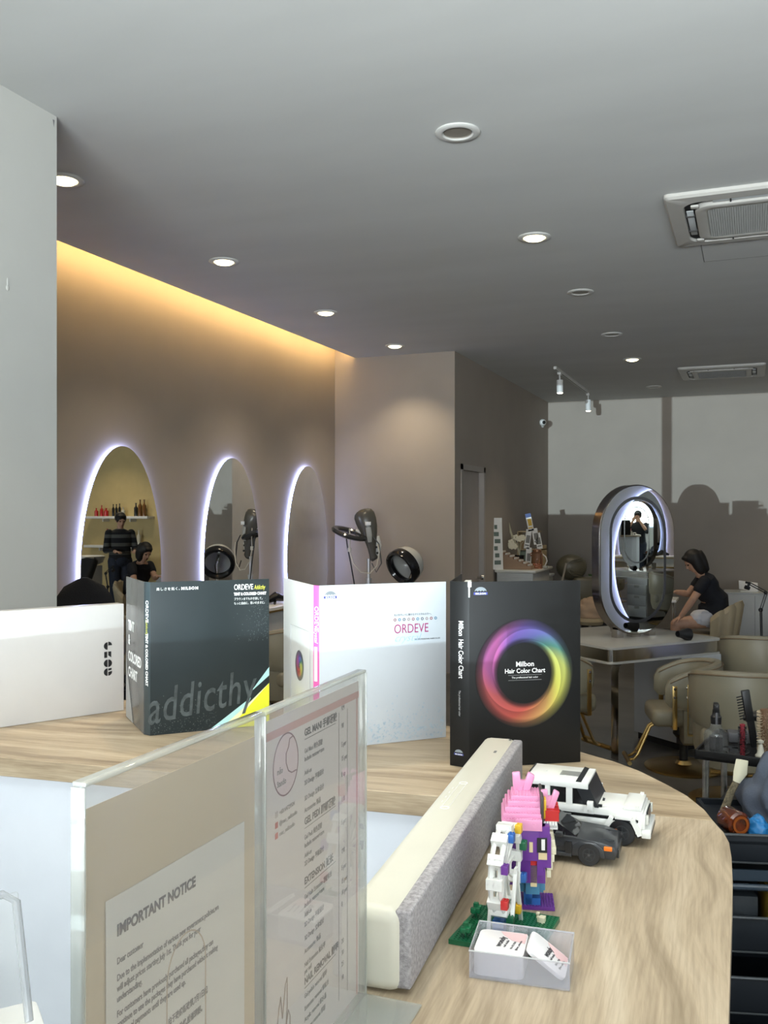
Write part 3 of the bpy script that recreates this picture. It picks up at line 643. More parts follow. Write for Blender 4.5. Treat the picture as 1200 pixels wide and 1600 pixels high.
lines = [('Dear customer', .190), ('Due to the implementation of various new government policies,we', .1805), ('will adjust prices starting July 1st. Thank you for your', .1745), ('understanding.', .1685), ('For customers have previously purchased all packages,they can', .160), ('continue to use the packages they have purchased without making', .154), ('additional payments until they are used up.', .148), ('                                             由于政府新政策,7月1日起', .131), ('                                             将调整价格,感谢理解。', .122), ('                                             已购配套的顾客可继续', .108), ('                                             使用直到用完为止。', .100)]
obj('body_text', text_bm([(s_, .0052, NM @ TR(.031, y_, 0), dict(wx=.74, bold=.02)) for s_, y_ in lines]), tl, pw, world=True, smooth=False)
g = MB(); g.tube([(.078, .01, 0)]+[(.099-.021*math.cos(PI*k/14), .155+.025*math.sin(PI*k/14), 0) for k in range(15)]+[(.120, .01, 0)], .0005, 4, M @ TR(0, 0, -.0035)); obj('watermark_arch', g, mat('ink_tan', (.5, .4, .3), .8), pw, world=True)
t, M, W = sign((-.0862, .6685), (-.017, .852), 'sign_holder', 'farther acrylic sign holder with a nail price list beside the speaker')
m = MB(); m.box(.004, W-.006, .006, .292, -.0050, -.0046, M); pm = obj('menu_sheet', m, paper_m, t, world=True, smooth=False)
NM = M @ TR(0, 0, -.0044)
pk = mat('pink_print', srgb(206, 160, 155), .8)
g = MB(); g.box(.004, W-.006, .277, .283, 0, .0002, NM); g.box(.004, .0065, .006, .283, 0, .0002, NM); g.box(W-.012, W-.0095, .006, .283, 0, .0002, NM); obj('pink_border', g, pk, pm, world=True, smooth=False)
cxl, cyl_ = .042, .253
g = MB(); g.lathe([(.0205, 0), (.0216, 0), (.0216, .0002), (.0205, .0002), (.0205, 0)], 48, NM @ TR(cxl, cyl_, 0) @ Matrix.Diagonal((1, 1.12, 1, 1)), cap=False)
g.tube([(.012, .019, 0), (.006, .018, 0), (.004, .012, 0), (0, .008, 0), (0, .001, 0), (.004, -.006, 0), (.010, -.009, 0), (.018, -.009, 0)], .0006, 4, NM @ TR(cxl, cyl_, 0)); obj('round_logo', g, mat('ink_plum', (.16, .06, .08), .7), pm, world=True)
g = MB(); g.disc(.0206, 48, NM @ TR(cxl, cyl_, .00005) @ Matrix.Diagonal((1, 1.12, 1, 1))); obj('logo_ground', g, mat('pale_pink_print', srgb(226, 206, 206), .8), pm, world=True, smooth=False)
items = [('mǎo', .0075, .020, .228, .08), ('Standio', .0075, .020, .2185, .08)]
heads = [('GEL MANI 手部凝胶', .2590), ('GEL PEDI 脚部凝胶', .1875), ('EXTENSION 延长', .1395), ('NAIL REMOVAL 卸甲', .0590)]
subs = [('Gel Mani 纯色凝胶', .2450), ('Include remove+care', .2385), ('Add-on', .2275), ('2D Design 平面设计', .2195), ('3D Design 立体设计', .2070), ('Accessories 饰品', .1975), ('Gel Pedi 纯色凝胶', .1755), ('Include remove+care', .1690), ('Add-on', .1610), ('2D Design 平面设计', .1545), ('Gel Nails Extension 凝胶延长', .1275), ('Include remove+care', .1210), ('Add-on', .1130), ('2D Design 平面设计', .1055), ('3D Design 立体设计', .0945), ('Accessories 饰品', .0840), ('Nail Extension 延长甲', .0730), ('per nail', .0675), ('Gel polish removal 卸甲', .0480), ('Extension removal 卸延长', .0380), ('Acrylic removal 卸水晶', .0290), ('Chrome removal 卸粉', .0200)]
obj('headings', text_bm([(s_, .0078, NM @ TR(.075, y_+.008, 0), dict(bold=.03, wx=.95)) for s_, y_ in heads]), tk, pm, world=True, smooth=False)
obj('menu_text', text_bm([(s_, .0052, NM @ TR(.075, y_+.008, 0), dict(wx=.85, bold=.015)) for s_, y_ in subs]+[(s_, .0064, NM @ TR(x_+.007, y_+.020, 0), dict(wx=.8, bold=.03)) for s_, _, x_, y_, _ in items]
    + [(s_, .0048, NM @ TR(.031, y_+.023, 0), dict(wx=.9)) for s_, y_ in (('+60164729504', .194), ('@mao_nailstudio', .186), ('mao_nailstudio', .178))]), tl, pm, world=True, smooth=False)
obj('prices', text_bm([(s_, .0062, NM @ TR(.150, y_+.007, 0), dict(wx=.8)) for s_, y_ in (('RM', .2655), ('98', .2500), ('5 per', .2335), ('15 per', .2210), ('8 up', .207), ('118', .1850), ('5 per', .165), ('198', .1395), ('5 per', .125), ('15 per', .113), ('10 per', .103), ('8', .093), ('20', .060), ('30', .050), ('25', .040), ('10', .028))]), tl, pm, world=True, smooth=False)
g = MB()
for _, y_ in heads: g.box(.075, .137, y_+.005, y_+.0055, 0, .0002, NM)
g.box(.144, .1445, .02, .272, 0, .0002, NM); g.box(.163, .1635, .02, .272, 0, .0002, NM); obj('rule_lines', g, tl, pm, world=True, smooth=False)
g = MB()
for y_, mi_ in ((.194, 0), (.186, 1), (.178, 1)): g.box(.024, .0285, y_+.0225, y_+.027, 0, .0002, NM, mi=mi_)
obj('icons', g, [mat('icon_grey', (.5, .45, .42), .8), mat('icon_red', (.55, .1, .09), .8)], pm, world=True, smooth=False)
g = MB()
hand = [[(.020, .006), (.022, .030), (.020, .045), (.022, .056), (.026, .050)], [(.026, .050), (.030, .070), (.033, .078), (.035, .066), (.036, .060)], [(.036, .060), (.041, .084), (.044, .088), (.044, .066), (.042, .05)], [(.042, .050), (.046, .062), (.049, .056), (.048, .030), (.044, .006)], [(.030, .006), (.034, .026), (.040, .030)], [(.050, .006), (.053, .018), (.057, .012), (.058, .006)]]
for st_ in hand: g.tube([(x_, y_, 0) for x_, y_ in st_], .0005, 4, NM)
obj('hand_drawing', g, mat('ink_brown', (.25, .17, .13), .8), pm, world=True)

# slanted leaflet holder at the very left, near the camera
t = thing('leaflet_holder', 'slanted clear leaflet holder at the lower left corner of the picture', 'leaflet holder', R(-.17, .37, CT))
A0 = R(-.30, .30, 0); A1 = R(-.148, .385, 0)
A_ = Vector((A0.x, A0.y, CAMZ-.225)); B_ = Vector((A1.x, A1.y, CAMZ-.212)); dirx = (B_-A_).normalized(); nrm = dirx.cross(Vector((0, 0, 1)))
up = (Vector((0, 0, 1))-nrm*.30+dirx*-.05).normalized(); nn = dirx.cross(up)
Ms = Matrix(((dirx.x, up.x, nn.x, A_.x), (dirx.y, up.y, nn.y, A_.y), (dirx.z, up.z, nn.z, A_.z), (0, 0, 0, 1))); Wd = (B_-A_).length
m = MB(); m.box(0, Wd, 0, .052, -.003, 0, Ms, bev=.001); obj('back_sheet', m, acr, t, world=True)
m = MB(); m.tube([(0, .0523, -.0015), (Wd-.006, .0523, -.0015), (Wd-.001, .048, -.0015), (Wd, .0, -.0015)], .0018, 8, Ms); obj('edge', m, thin_glass('grey_acrylic_edge', (.62, .63, .64), .1, haze=.3, hazecol=(.5, .5, .5)), t, world=True)
m = MB(); m.box(.0, Wd-.012, 0, .024, .004, .0045, Ms); obj('leaflet', m, paper_b, t, world=True)
m = MB(); m.box(-.02, Wd+.01, -(A_.z-zt)+.0003, -.002, -.05, .03, frame(A_, Vector((dirx.x, dirx.y, 0)).normalized()), bev=.003)
obj('stand_block', m, mat('white_block', (.7, .7, .68), .4), t, world=True)

# ------------------------------------------------------------------ brick-built toys
BR = lambda n, c: mat('brick_'+n, c, .28)
b_white = BR('white', (.75, .74, .70)); b_cream = BR('cream', (.72, .66, .48)); b_black = BR('black', (.014, .015, .017)); b_dgrey = BR('charcoal', (.030, .032, .035))
b_pink = BR('pink', (.72, .30, .48)); b_purple = BR('purple', (.14, .035, .26)); b_red = BR('red', (.5, .02, .02)); b_yel = BR('yellow', (.8, .48, .03)); b_blue = BR('blue', (.03, .13, .42)); b_teal = BR('mid_blue', (.08, .22, .36)); b_green = BR('green', (.01, .12, .05)); b_tan = BR('tan', (.66, .52, .30)); b_glass = mat('smoked_glass', (.012, .012, .012), .08); b_hub = BR('hub', (.10, .10, .10))
def studs(m, x0, x1, y0, y1, z, p=.004, r=.00125, h=.0009, mi=None):
    nx = max(1, int(round((x1-x0)/p))); ny = max(1, int(round((y1-y0)/p)))
    for i in range(nx):
        for j in range(ny):
            m.lathe([(r, 0), (r, h), (.0001, h)], 8, TR(x0+(i+.5)*(x1-x0)/nx, y0+(j+.5)*(y1-y0)/ny, z), cap=False, mi=mi)
def wheel(par, x, y, r, wdt, tire, hub, sgn):
    m = MB(); M = TR(x, y, r) @ RX(PI/2)
    m.lathe([(r*.55, -wdt/2), (r*.93, -wdt/2), (r, -wdt*.36), (r, wdt*.36), (r*.93, wdt/2), (r*.55, wdt/2)], 28, M)
    wo = obj('wheel', m, tire, par)
    m = MB(); M = TR(x, y-sgn*wdt/2, r) @ RX(PI/2*1) @ (RX(0) if sgn > 0 else RX(PI))
    m.lathe([(r*.56, -.0002), (r*.56, .001), (r*.48, .001), (r*.46, -.0005)], 20, M, cap=False)
    for k in range(5): m.box(0, r*.5, -r*.05, r*.05, -.0003, .0008, M @ RZ(k*2*PI/5+.3))
    m.lathe([(r*.16, -.0003), (r*.16, .0018), (.0001, .0018)], 10, M, cap=False); m.box(-r*.1, r*.1, -r*.03, r*.03, .0015, .0024, M, mi=1); m.box(-r*.03, r*.03, -r*.1, r*.1, .0015, .0024, M, mi=1)
    obj('hub', m, [hub, b_hub], wo)

# off-road car. local x forward, y left; origin mid ground
t = thing('toy_car', 'white brick-built toy off-road car with black windows behind the black car', 'toy car', R(.271, 1.298, CT+.0003), HD(.93, -.36))
L2 = .098; LB = .064; Wd = .038
m = MB()
m.box(-LB, L2-.006, -Wd, Wd, .017, .034, bev=.0007)              # lower body
m.box(-LB, .030, -Wd, Wd, .037, .048, bev=.0007)                # door band
m.box(.030, L2-.004, -Wd+.002, Wd-.002, .034, .0465, bev=.0007)
m.box(.028, L2-.02, -.030, .030, .0465, .0495, bev=.0007); m.box(L2-.03, L2-.006, -.034, .034, .0465, .0515, bev=.001)   # bonnet
for x0, x1 in ((-LB, -LB+.007), (-.037, -.030), (-.008, .0005)):  # pillars
    for s in (-1, 1): m.box(x0, x1, s*Wd-(.003 if s > 0 else 0), s*Wd+(.003 if s < 0 else 0), .047, .071)
m.box(-LB, .022, -Wd, Wd, .070, .079, bev=.0008)
for s in (-1, 1): m.box(-.06+.118, .062+.018, s*.0375-.0065, s*.0375+.0065, .036, .0415, bev=.0006); m.box(-.052, -.02, s*.0375-.0065, s*.0375+.0065, .034, .0415, bev=.0006)
for s in (-1, 1):
    for dx in (.049, .085): m.box(-.003, .003, -.006, .006, -.013, .010, TR(dx, s*.0375, .0285) @ RY((-.45 if dx > .06 else .45)))
m.box(-.006+L2, L2+.006, -.036, .036, .012, .024, bev=.001); m.box(L2-.012, L2-.001, -.037, .037, .024, .043, bev=.001)
studs(m, -LB+.02, -LB+.024, -.002, .002, .079)
m.box(L2-.014, L2-.009, -.0365, -.0305, .0515, .0535); m.box(L2-.014, L2-.009, .0305, .0365, .0515, .0535)
# spare side detail studs along the sill
for k in range(3): m.box(-.04+k*.024, -.032+k*.024, -Wd-.0008, -Wd, .020, .030)
obj('body', m, b_white, t)
m = MB(); m.box(-LB+.004, .020, -Wd+.004, Wd-.004, .034, .0705); m.box(-.060, .050, -Wd-.0004, Wd+.0004, .0335, .0375); m.box(.05, L2-.01, -Wd-.0002, Wd+.0002, .0325, .036); m.box(-LB-.001, -LB+.001, -.033, .033, .05, .08); m.box(-.06, .09, -.030, .030, .010, .0175)
obj('window_band', m, b_glass, t)
m = MB(); m.prism([(.018, .0465), (.036, .0465), (.022, .076), (.006, .081), (.003, .076)], -Wd+.001, Wd-.001, RX(PI/2)); m.box(.027, .030, -.012, -.010, .047, .06, RY(.2)); m.box(.030, .040, -.034, -.030, .047, .050); obj('windscreen', m, b_black, t)
m = MB(); m.box(-.0135+.0, .0135, -.011, .011, .0789, .0797, TR(-.008, 0, 0)); obj('sunroof', m, mat('sunroof_grey', (.25, .25, .24), .3), t)
for s in (-1, 1):
    m = MB(); m.box(.022, .030, s*.046-.004, s*.046+.004, .046, .057, bev=.0008); m.box(.018, .023, s*.044-.003, s*.044+.003, .042, .05); obj('side_mirror', m, b_white, t)
    m = MB(); m.box(L2-.001, L2+.003, s*.029-.0055, s*.029+.0055, .030, .041, bev=.001); obj('headlight', m, mat('clear_lens', (.6, .6, .55), .1), t)
m = MB(); m.box(L2-.0005, L2+.0012, -.021, .021, .028, .043); obj('front_grille', m, b_black, t); m = MB(); m.box(L2+.0055, L2+.0065, -.03, .03, .0135, .018); obj('bumper_slot', m, b_black, t)
for x in (-.038, .067):
    for s in (-1, 1): wheel(t, x, s*.0345, .0175, .013, b_black, b_dgrey, 1 if s < 0 else -1)

# sports car
t = thing('toy_car', 'black brick-built toy sports car in front of the white off-road car', 'toy car', R(.2225, 1.217, CT+.0003), HD(.945, -.33))
prof = [(-.066, .010), (.083, .010), (.086, .018), (.083, .026), (.066, .031), (.030, .0335), (-.050, .034), (-.066, .030)]
m = MB(); m.prism(prof, -.034, .034, RX(PI/2), bev=.0012)
m.box(-.03, .03, -.0365, .0365, .009, .014, bev=.0005); m.prism([(.03, .012), (.072, .012), (.070, .022), (.060, .030), (.040, .0305), (.032, .024)], -.0362, .0362, RX(PI/2), bev=.0008)
m.prism([(-.062, .012), (-.022, .012), (-.024, .024), (-.032, .031), (-.054, .032), (-.062, .022)], -.0366, .0366, RX(PI/2), bev=.0008)
m.box(.03, .08, -.020, -.019, .033, .0345, RY(.05)); m.box(.03, .08, .019, .020, .033, .0345, RY(.05)); m.box(-.012, .015, -.0352, .0352, .02, .0205)
obj('body', m, b_dgrey, t)
m = MB(); rings = [[(.036, -.029, .033), (.036, .029, .033), (-.058, .029, .033), (-.058, -.029, .033)], [(.004, -.023, .050), (.004, .023, .050), (-.034, .023, .0505), (-.034, -.023, .0505)]]
m.loft(rings); obj('cabin', m, b_glass, t)
for s in (-1, 1):
    m = MB(); m.box(.010, .019, s*.038-.004, s*.038+.004, .035, .040, bev=.0007); obj('side_mirror', m, b_dgrey, t)
    m = MB(); m.box(.070, .080, s*.0335-.0035, s*.0335+.0035, .0215, .0265, bev=.0006); obj('indicator', m, mat('orange_lens', (.85, .19, .01), .3), t, label='orange indicator')
m = MB(); m.box(.0845, .0875, -.024, .024, .010, .02); obj('front_grille', m, b_black, t); m = MB(); m.box(.022, .030, -.0367, -.034, .013, .028); obj('side_vent', m, b_black, t)
for x in (-.042, .0515):
    for s in (-1, 1): wheel(t, x, s*.0305, .0145, .013, b_black, b_dgrey, 1 if s < 0 else -1)

# big pink and purple brick figure; faces right (local +x)
t = thing('brick_figure', 'tall pink and purple brick-built animal figure standing on a purple plate', 'toy figure', R(.166, 1.056, CT+.0003), HD(1, -.12)); figure = t
m = MB(); m.box(-.012, .036, -.022, .022, 0, .004); studs(m, -.012, .036, -.022, .022, .004); obj('base_plate', m, b_purple, t, smooth=False)
m = MB(); m.box(-.008, .004, -.018, -.004, .004, .022, bev=.0004); m.box(-.008, .004, .004, .018, .004, .022, bev=.0004); m.box(-.006, .016, -.018, -.004, .004, .012); obj('legs', m, b_blue, t)
m = MB(); m.box(-.016, .020, -.022, .022, .020, .036, bev=.0006); m.box(.004, .022, -.026, -.020, .024, .062, bev=.0006); m.box(.0, .024, .020, .026, .024, .062, bev=.0006); m.box(-.006, .014, -.029, -.024, .020, .060, bev=.0006); obj('lower_body', m, b_teal, t)
m = MB(); m.box(.001, .010, -.033, -.028, .030, .054); obj('paw', m, b_tan, t); m = MB(); m.box(.001, .010, -.0335, -.028, .054, .063); studs(m, .001, .009, -.033, -.029, .063); obj('cuff', m, b_red, t)
m = MB(); k = 0
slabs = [(-.036, -.020, .016, .050, .094), (-.030, -.026, .022, .038, .102), (-.023, -.030, .026, .034, .110), (-.014, -.033, .030, .034, .116)]
for x0, y0, y1, z0, z1 in slabs: m.box(x0, .022, y0, y1, z0 if x0 < -.03 else z0, .098, bev=.0003)
m.box(-.022, .012, -.037, .034, .060, .096, bev=.0003); m.box(.010, .028, -.036, .034, .082, .098); m.box(.020, .030, -.034, .030, .052, .086)
m.box(-.030, -.024, -.030, .026, .030, .05, bev=.0003); m.box(.010, .020, -.0365, -.030, .044, .064)
obj('purple_coat', m, b_purple, t)
m = MB()
for i, (hx, hy, z) in enumerate(((.034, .034, .104), (.032, .031, .110), (.029, .028, .116), (.025, .024, .122), (.020, .019, .127))):
    m.box(-.006-hx, .016, -hy, hy, (.094 if i == 0 else z-.006), z, bev=.0003); studs(m, -.006-hx, .016, -hy, hy, z)
m.box(-.021, .017, -.040, -.030, .094, .106, bev=.0003); studs(m, -.021, .017, -.040, -.034, .106); m.lathe([(.0026, 0), (.0026, .0012), (.0001, .0012)], 12, TR(.006, -.040, .100) @ RX(PI/2), cap=False)
obj('pink_head', m, b_pink, t)
for (x_, y_, z_, tl_, k_) in ((-.008, .010, .122, -.30, 1), (.030, -.006, .112, .15, .8)):
    m = MB(); Me = TR(x_, y_, z_) @ Matrix.Scale(k_, 4)
    m.box(-.014, -.002, -.004, .004, 0, .026, Me @ RY(-.10), bev=.0018); m.box(-.004, .007, -.005, .003, 0, .027, Me @ RY(.42), bev=.0018); m.box(-.008, .004, -.0035, .0035, -.004, .016, Me)
    m.box(-.007, -.001, -.0062, -.0055, .004, .010, Me); obj('ear', m, b_pink, t)
m = MB(); m.box(.015, .020, -.030, .030, .100, .130, bev=.002); obj('hair_band', m, mat('brick_brown', (.06, .045, .04), .4), t)
m = MB(); m.box(.020, .024, -.020, .020, .102, .124, bev=.001); studs(m, .020, .024, -.02, .02, .124); obj('yellow_crest', m, b_yel, t)
m = MB(); m.box(.022, .042, -.020, .024, .100, .110); 
for j in range(6): m.box(.022, .043, -.020+j*.007, -.0165+j*.007, .110, .1118)
obj('snout', m, b_red, t)
m = MB()
for j in range(5): m.box(.020+.004*j, .0232+.004*j, -.022, -.018, .093, .100)
m.box(.020, .040, -.022, .020, .0915, .096); obj('teeth', m, b_white, t)
m = MB(); m.box(.010, .024, -.0385, -.033, .070, .086); obj('eye_patch', m, b_black, t); m = MB(); m.box(.016, .021, -.0392, -.038, .073, .085); obj('eye', m, b_white, t)
m = MB(); m.box(-.001, .004, -.0385, -.036, .070, .081); m.box(.012, .024, -.0375, -.033, .062, .070); obj('tan_patch', m, b_tan, t)
m = MB()
for j in range(6): m.box(.024+.0, .030+.0026*j if j < 4 else .036-.003*(j-4), -.030+.002*j, .026, .040+.008*j, .048+.008*j, bev=.0004)
for j in range(5):
    for i in range(2): m.lathe([(.0014, 0), (.0014, .001), (.0001, .001)], 8, TR(.027+i*.0045, -.030+.002*(j+1), .052+.008*j) @ RX(PI/2), cap=False)
obj('belly', m, b_cream, t)

figure.scale = (.78, .88, 1)
# brick Ferris wheel. local x along the wheel plane (away from the camera), y left
t = thing('brick_ferris_wheel', 'white brick-built Ferris wheel on a green plate behind the card tray', 'toy', R(.127, .983, CT+.0003), HD(.36, .93))
m = MB(); m.prism([(-.048, .046), (-.048, -.046), (.046, -.052), (.046, .038)], 0, .005); 
for i in range(22):
    for j in range(22):
        x_, y_ = -.045+i*.0042, -.048+j*.0042
        if -.046 < x_ < .044 and -.045-(x_+.048)*.06 < y_ < .043-(x_+.048)*.08: m.lathe([(.00125, 0), (.00125, .0009), (.0001, .0009)], 6, TR(x_, y_, .005), cap=False)
obj('base_plate', m, b_green, t, smooth=False)
m = MB()
for y in (-.014, .010):
    m.box(-.004, .004, y-.0015, y+.0015, .062, .070)
    for s in (-1, 1): m.box(-.0022, .0022, -.002, .002, -.002, .066, TR(s*.024, y, .005) @ RY(-s*.36), bev=.0004)
m.box(-.0015, .0015, -.016, .012, .0645, .0675); obj('support_frame', m, b_white, t)
m = MB(); Rw = .044; n = 12
for y in (-.007, .003):
    m.tube([(Rw*math.cos(2*PI*k/n), y, .067+Rw*math.sin(2*PI*k/n)) for k in range(n)], .0026, 4, cyc=True)
for k in range(n):
    a = 2*PI*k/n; Mk = TR(0, 0, .067) @ RY(-a)
    m.box(Rw-.004, Rw+.004, -.0105, .0065, -.0055, .0055, Mk, bev=.0003); m.box(.002, Rw, -.0035, -.0005, -.0016, .0016, Mk)
    for dy in (-.007, -.0015, .004): m.lathe([(.0011, 0), (.0011, .001), (.0001, .001)], 6, Mk @ TR(Rw+.003, dy, 0) @ RY(PI/2), cap=False)
wl = obj('wheel', m, b_white, t, smooth=False)
cols = [b_green, b_yel, b_blue, b_purple, b_red, b_green, b_yel, b_blue]
for k in range(8):
    a = 2*PI*k/8+.35; cx, cz = (Rw+.002)*math.cos(a), .067+(Rw+.002)*math.sin(a)
    m = MB(); m.box(cx-.0045, cx+.0045, -.016, -.009, cz-.008, cz+.001, bev=.0004); studs(m, cx-.004, cx+.004, -.016, -.010, cz+.001); obj('gondola', m, cols[k], t)
m = MB(); m.box(-.022, -.010, -.006, .006, .005, .020); obj('ticket_booth', m, b_blue, t)
m = MB(); m.box(-.032, -.026, .002, .006, .005, .012); m.box(.022, .030, -.040, -.034, .005, .011); obj('stone', m, b_cream, t)
for x, y in ((-.038, .030), (.012, .033), (.030, .020)):
    m = MB(); m.box(x-.001, x+.001, y-.001, y+.001, .005, .010)
    for q in range(5): m.cbox((x+.0035*math.cos(q*1.3), y+.0035*math.sin(q*1.3), .011+.0012*q), .0055, .0055, .005, bev=.0005)
    m.cbox((x, y, .019), .005, .005, .004); obj('tree', m, BR('leaf', (.01, .15, .06)), t)
for x, y in ((-.03, .012), (.036, -.030), (.026, -.033)):
    m = MB(); m.box(x-.0015, x+.0015, y-.0015, y+.0015, .005, .008); m.cbox((x, y, .0095), .004, .004, .003, bev=.001); obj('flower', m, b_cream, t)

# ------------------------------------------------------------------ business cards in a clear tray
a0 = CP(733, 1528); a1 = CP(886, 1549)
ang = math.atan2((a1-a0).y, (a1-a0).x)
t = thing('card_tray', 'clear frosted plastic tray holding business cards, at the counter front', 'tray', a0+Vector((0, 0, .0003)), ang)
tray = thin_glass('frosted_plastic', (.88, .88, .91), .12, haze=.22, hazecol=(.82, .82, .86))
m = MB(); TL, TD, THh = .095, .058, .026
m.box(0, TL, 0, TD, 0, .0015); m.box(0, TL, 0, .0015, .0015, THh); m.box(0, TL, TD-.0015, TD, .0015, THh+.004); m.box(0, .0015, .0015, TD-.0015, .0015, THh+.002); m.box(TL-.0015, TL, .0015, TD-.0015, .0015, THh+.002)
obj('tray_body', m, tray, t, smooth=False)
M = frame(a0, a1-a0)
m = MB(); m.tube([(0, 0, THh), (TL, 0, THh), (TL, TD, THh+.003), (0, TD, THh+.004)], .0009, 6, cyc=True); obj('rim', m, thin_glass('frosted_rim', (.8, .8, .82), .1, haze=.5), t)
RB = MAT_OF[t]
def rrect(w, h, r, n=5):
    pts = []
    for cx, cy, a_ in ((w-r, h-r, 0), (r, h-r, 90), (r, r, 180), (w-r, r, 270)):
        for k in range(n+1):
            q = math.radians(a_+90*k/n); pts.append((cx+r*math.cos(q), cy+r*math.sin(q)))
    return pts
card = mat('card_white', (.80, .77, .77), .5); cpink = mat('card_pink', (.76, .52, .52), .5)
def cards(name, label, Mw, z0, z1, w=.054, h=.050):
    tt = thing(name, label, 'business cards', Mw @ Vector((w/2, h/2, 0)), 0)
    mm = MB(); mm.prism(rrect(w, h, .006), z0, z1, Mw, bev=.0005); oo = obj('card_stack', mm, card, tt, world=True)
    mm = MB(); mm.prism([(w*.42, h*.97), (w*.97, h*.97), (w*.97, h*.55), (w*.70, h*.62), (w*.50, h*.82)], z1+.0001, z1+.0003, Mw); obj('pink_tint', mm, cpink, oo, world=True, smooth=False)
    obj('lettering', text_bm([('wondy', .0085, Mw @ TR(w*.50, h*.30, z1+.0004) @ RZ(PI/2*.9), dict(bold=.02, wx=.95)), ('nail studio', .0038, Mw @ TR(w*.60, h*.30, z1+.0004) @ RZ(PI/2*.9), {}), ('016 472 9504', .0030, Mw @ TR(w*.74, h*.25, z1+.0004) @ RZ(PI/2*.9), {}), ('@mao_nailstudio', .0030, Mw @ TR(w*.84, h*.22, z1+.0004) @ RZ(PI/2*.9), {})]), tk, oo, world=True, smooth=False)
    return tt
cards('business_cards', 'stack of white and pink cards lying in the clear tray', RB @ TR(.003, .004, .0018), 0, .0225, .048, .050)
Mc = RB @ TR(.0525, .007, .0285) @ RY(.60) @ RZ(-.02)
cards('business_cards', 'small tilted bundle of cards leaning on the stack in the tray', Mc, 0, .0035, .043, .044)

# ------------------------------------------------------------------ styling desk with standing mirror
e1 = Vector((.878, .479)); e2 = Vector((-.479, .878))     # desk axes in right/forward
D0 = (1.50, 6.10); DT = -.885
def dk(a_, b_): return (D0[0]+e1.x*a_+e2.x*b_, D0[1]+e1.y*a_+e2.y*b_)
base = R(*dk(0, 0), -CAMZ); rz = HD(*e1)
t = thing('styling_desk', 'white styling desk with steel band and legs under the standing mirror', 'desk', base, rz)
LX, LY = 1.06, .95; zt2 = CAMZ+DT
def rpoly(x0, x1, y0, y1, r, n=5):
    return [(x0+x, y0+y) for x, y in rrect(x1-x0, y1-y0, r, n)]
mdesk = mat('desk_white', (.40, .39, .36), .25)
m = MB(); m.prism(rpoly(0, LX, 0, LY, .05), zt2-.016, zt2, bev=.002); obj('desk_top', m, mdesk, t)
m = MB(); m.prism(rpoly(.012, LX-.012, .012, LY-.012, .045), zt2-.098, zt2-.0165); obj('steel_band', m, M_chrome, t)
m = MB(); m.prism(rpoly(.0, LX, .0, LY, .05), zt2-.112, zt2-.0985, bev=.002); obj('lower_top', m, mdesk, t)
m = MB(); m.box(.02, .30, LY-.5, LY-.05, zt2-.18, zt2-.1125); m.box(-.006, .012, .42, .49, zt2-.1, zt2-.02); obj('under_drawer', m, mdesk, t)
m = MB(); m.tube([(.15, .07, zt2-.113), (.11, .07, zt2-.135), (.10, .07, zt2-.18), (.10, .07, .0)], [(.035, .006)]*4, 4, side=(0, 1, 0)); obj('leg', m, M_chrome, t)
m = MB(); m.tube([(.10, LY-.1, zt2-.113), (.055, LY-.1, zt2-.135), (.045, LY-.1, zt2-.18), (.045, LY-.1, .0)], [(.035, .006)]*4, 4, side=(0, 1, 0)); obj('leg', m, M_chrome, t)
# pedestal cabinet
m = MB(); m.box(.65, 1.04, .0, .46, .05, zt2-.1125); ped = obj('pedestal', m, mat('pedestal_white', (.44, .45, .46), .4), t, smooth=False)
for k in range(3):
    dd = obj('drawer_front', MB().box(.66, 1.03, -.014, .0, .07+k*.165, .225+k*.165, bev=.002), mat('pedestal_white', (.44, .45, .46), .4), t)
    obj('drawer_pull', MB().box(.80, .90, -.019, -.013, .182+k*.165, .224+k*.165, bev=.002), mat('pull_grey', (.35, .35, .34), .4), dd)
m = MB(); m.box(.67, 1.02, .02, .44, .0, .05); obj('plinth', m, M_black, t)
m = MB()
m.tube([(.6498, .33-q*.02, .235-.004*(q % 3)) for q in range(9)], .0022, 4)
obj('scuff_marks', m, mat('scuff', (.2, .19, .18), .6), ped)
# standing mirror (lives on the desk)
MC = (1.815, 6.70)                                         # centre in right/forward
mw_, mh_ = .70, 1.085; zb = CAMZ-.868
loc = R(*MC, DT); t = thing('standing_mirror', 'tall pill-shaped mirror with thick smoked steel rim standing on the white desk', 'mirror', loc, rz-.037)
def stad(hw, hh, n=24):
    return [(hw*math.cos(PI*k/n), (hh-hw)+hw*math.sin(PI*k/n)) for k in range(n+1)]+[(-hw*math.cos(PI*k/n), -(hh-hw)-hw*math.sin(PI*k/n)) for k in range(n+1)]
MM = TR(0, 0, zb+mh_/2-loc.z) @ RX(PI/2)                  # local: x width, y->z up, local z -> -y (towards the camera)
m = MB(); hw, hh = mw_/2, mh_/2
def st3(i_, z): return [(x, y, z) for x, y in stad(hw-i_, hh-i_)]
m.loft([st3(.008, -.045), st3(0, -.040), st3(0, .040), st3(.008, .045)], MM); obj('rim', m, M_bronze, t)
m = MB(); m.loft([st3(.009, .0451), st3(.009, .0475)], MM); fo = obj('mirror_face', m, M_mirror, t, smooth=False)
m = MB(); m.loft([st3(.085, .0476), st3(.085, .0482), st3(.108, .0482), st3(.108, .0476), st3(.085, .0476)], MM, cap=False); obj('inlay_line', m, mat('inlay_dark', (.03, .03, .03), .3), fo)
m = MB(); m.loft([st3(.009, -.0451), st3(.009, -.0475)], MM); obj('mirror_face', m, M_mirror, t, smooth=False)
m = MB(); m.box(-.04, .04, -.03, .03, 0, .03); m.box(-.18, -.12, -.03, .03, 0, .06); m.box(.12, .18, -.03, .03, 0, .06); obj('base', m, M_chrome, t)
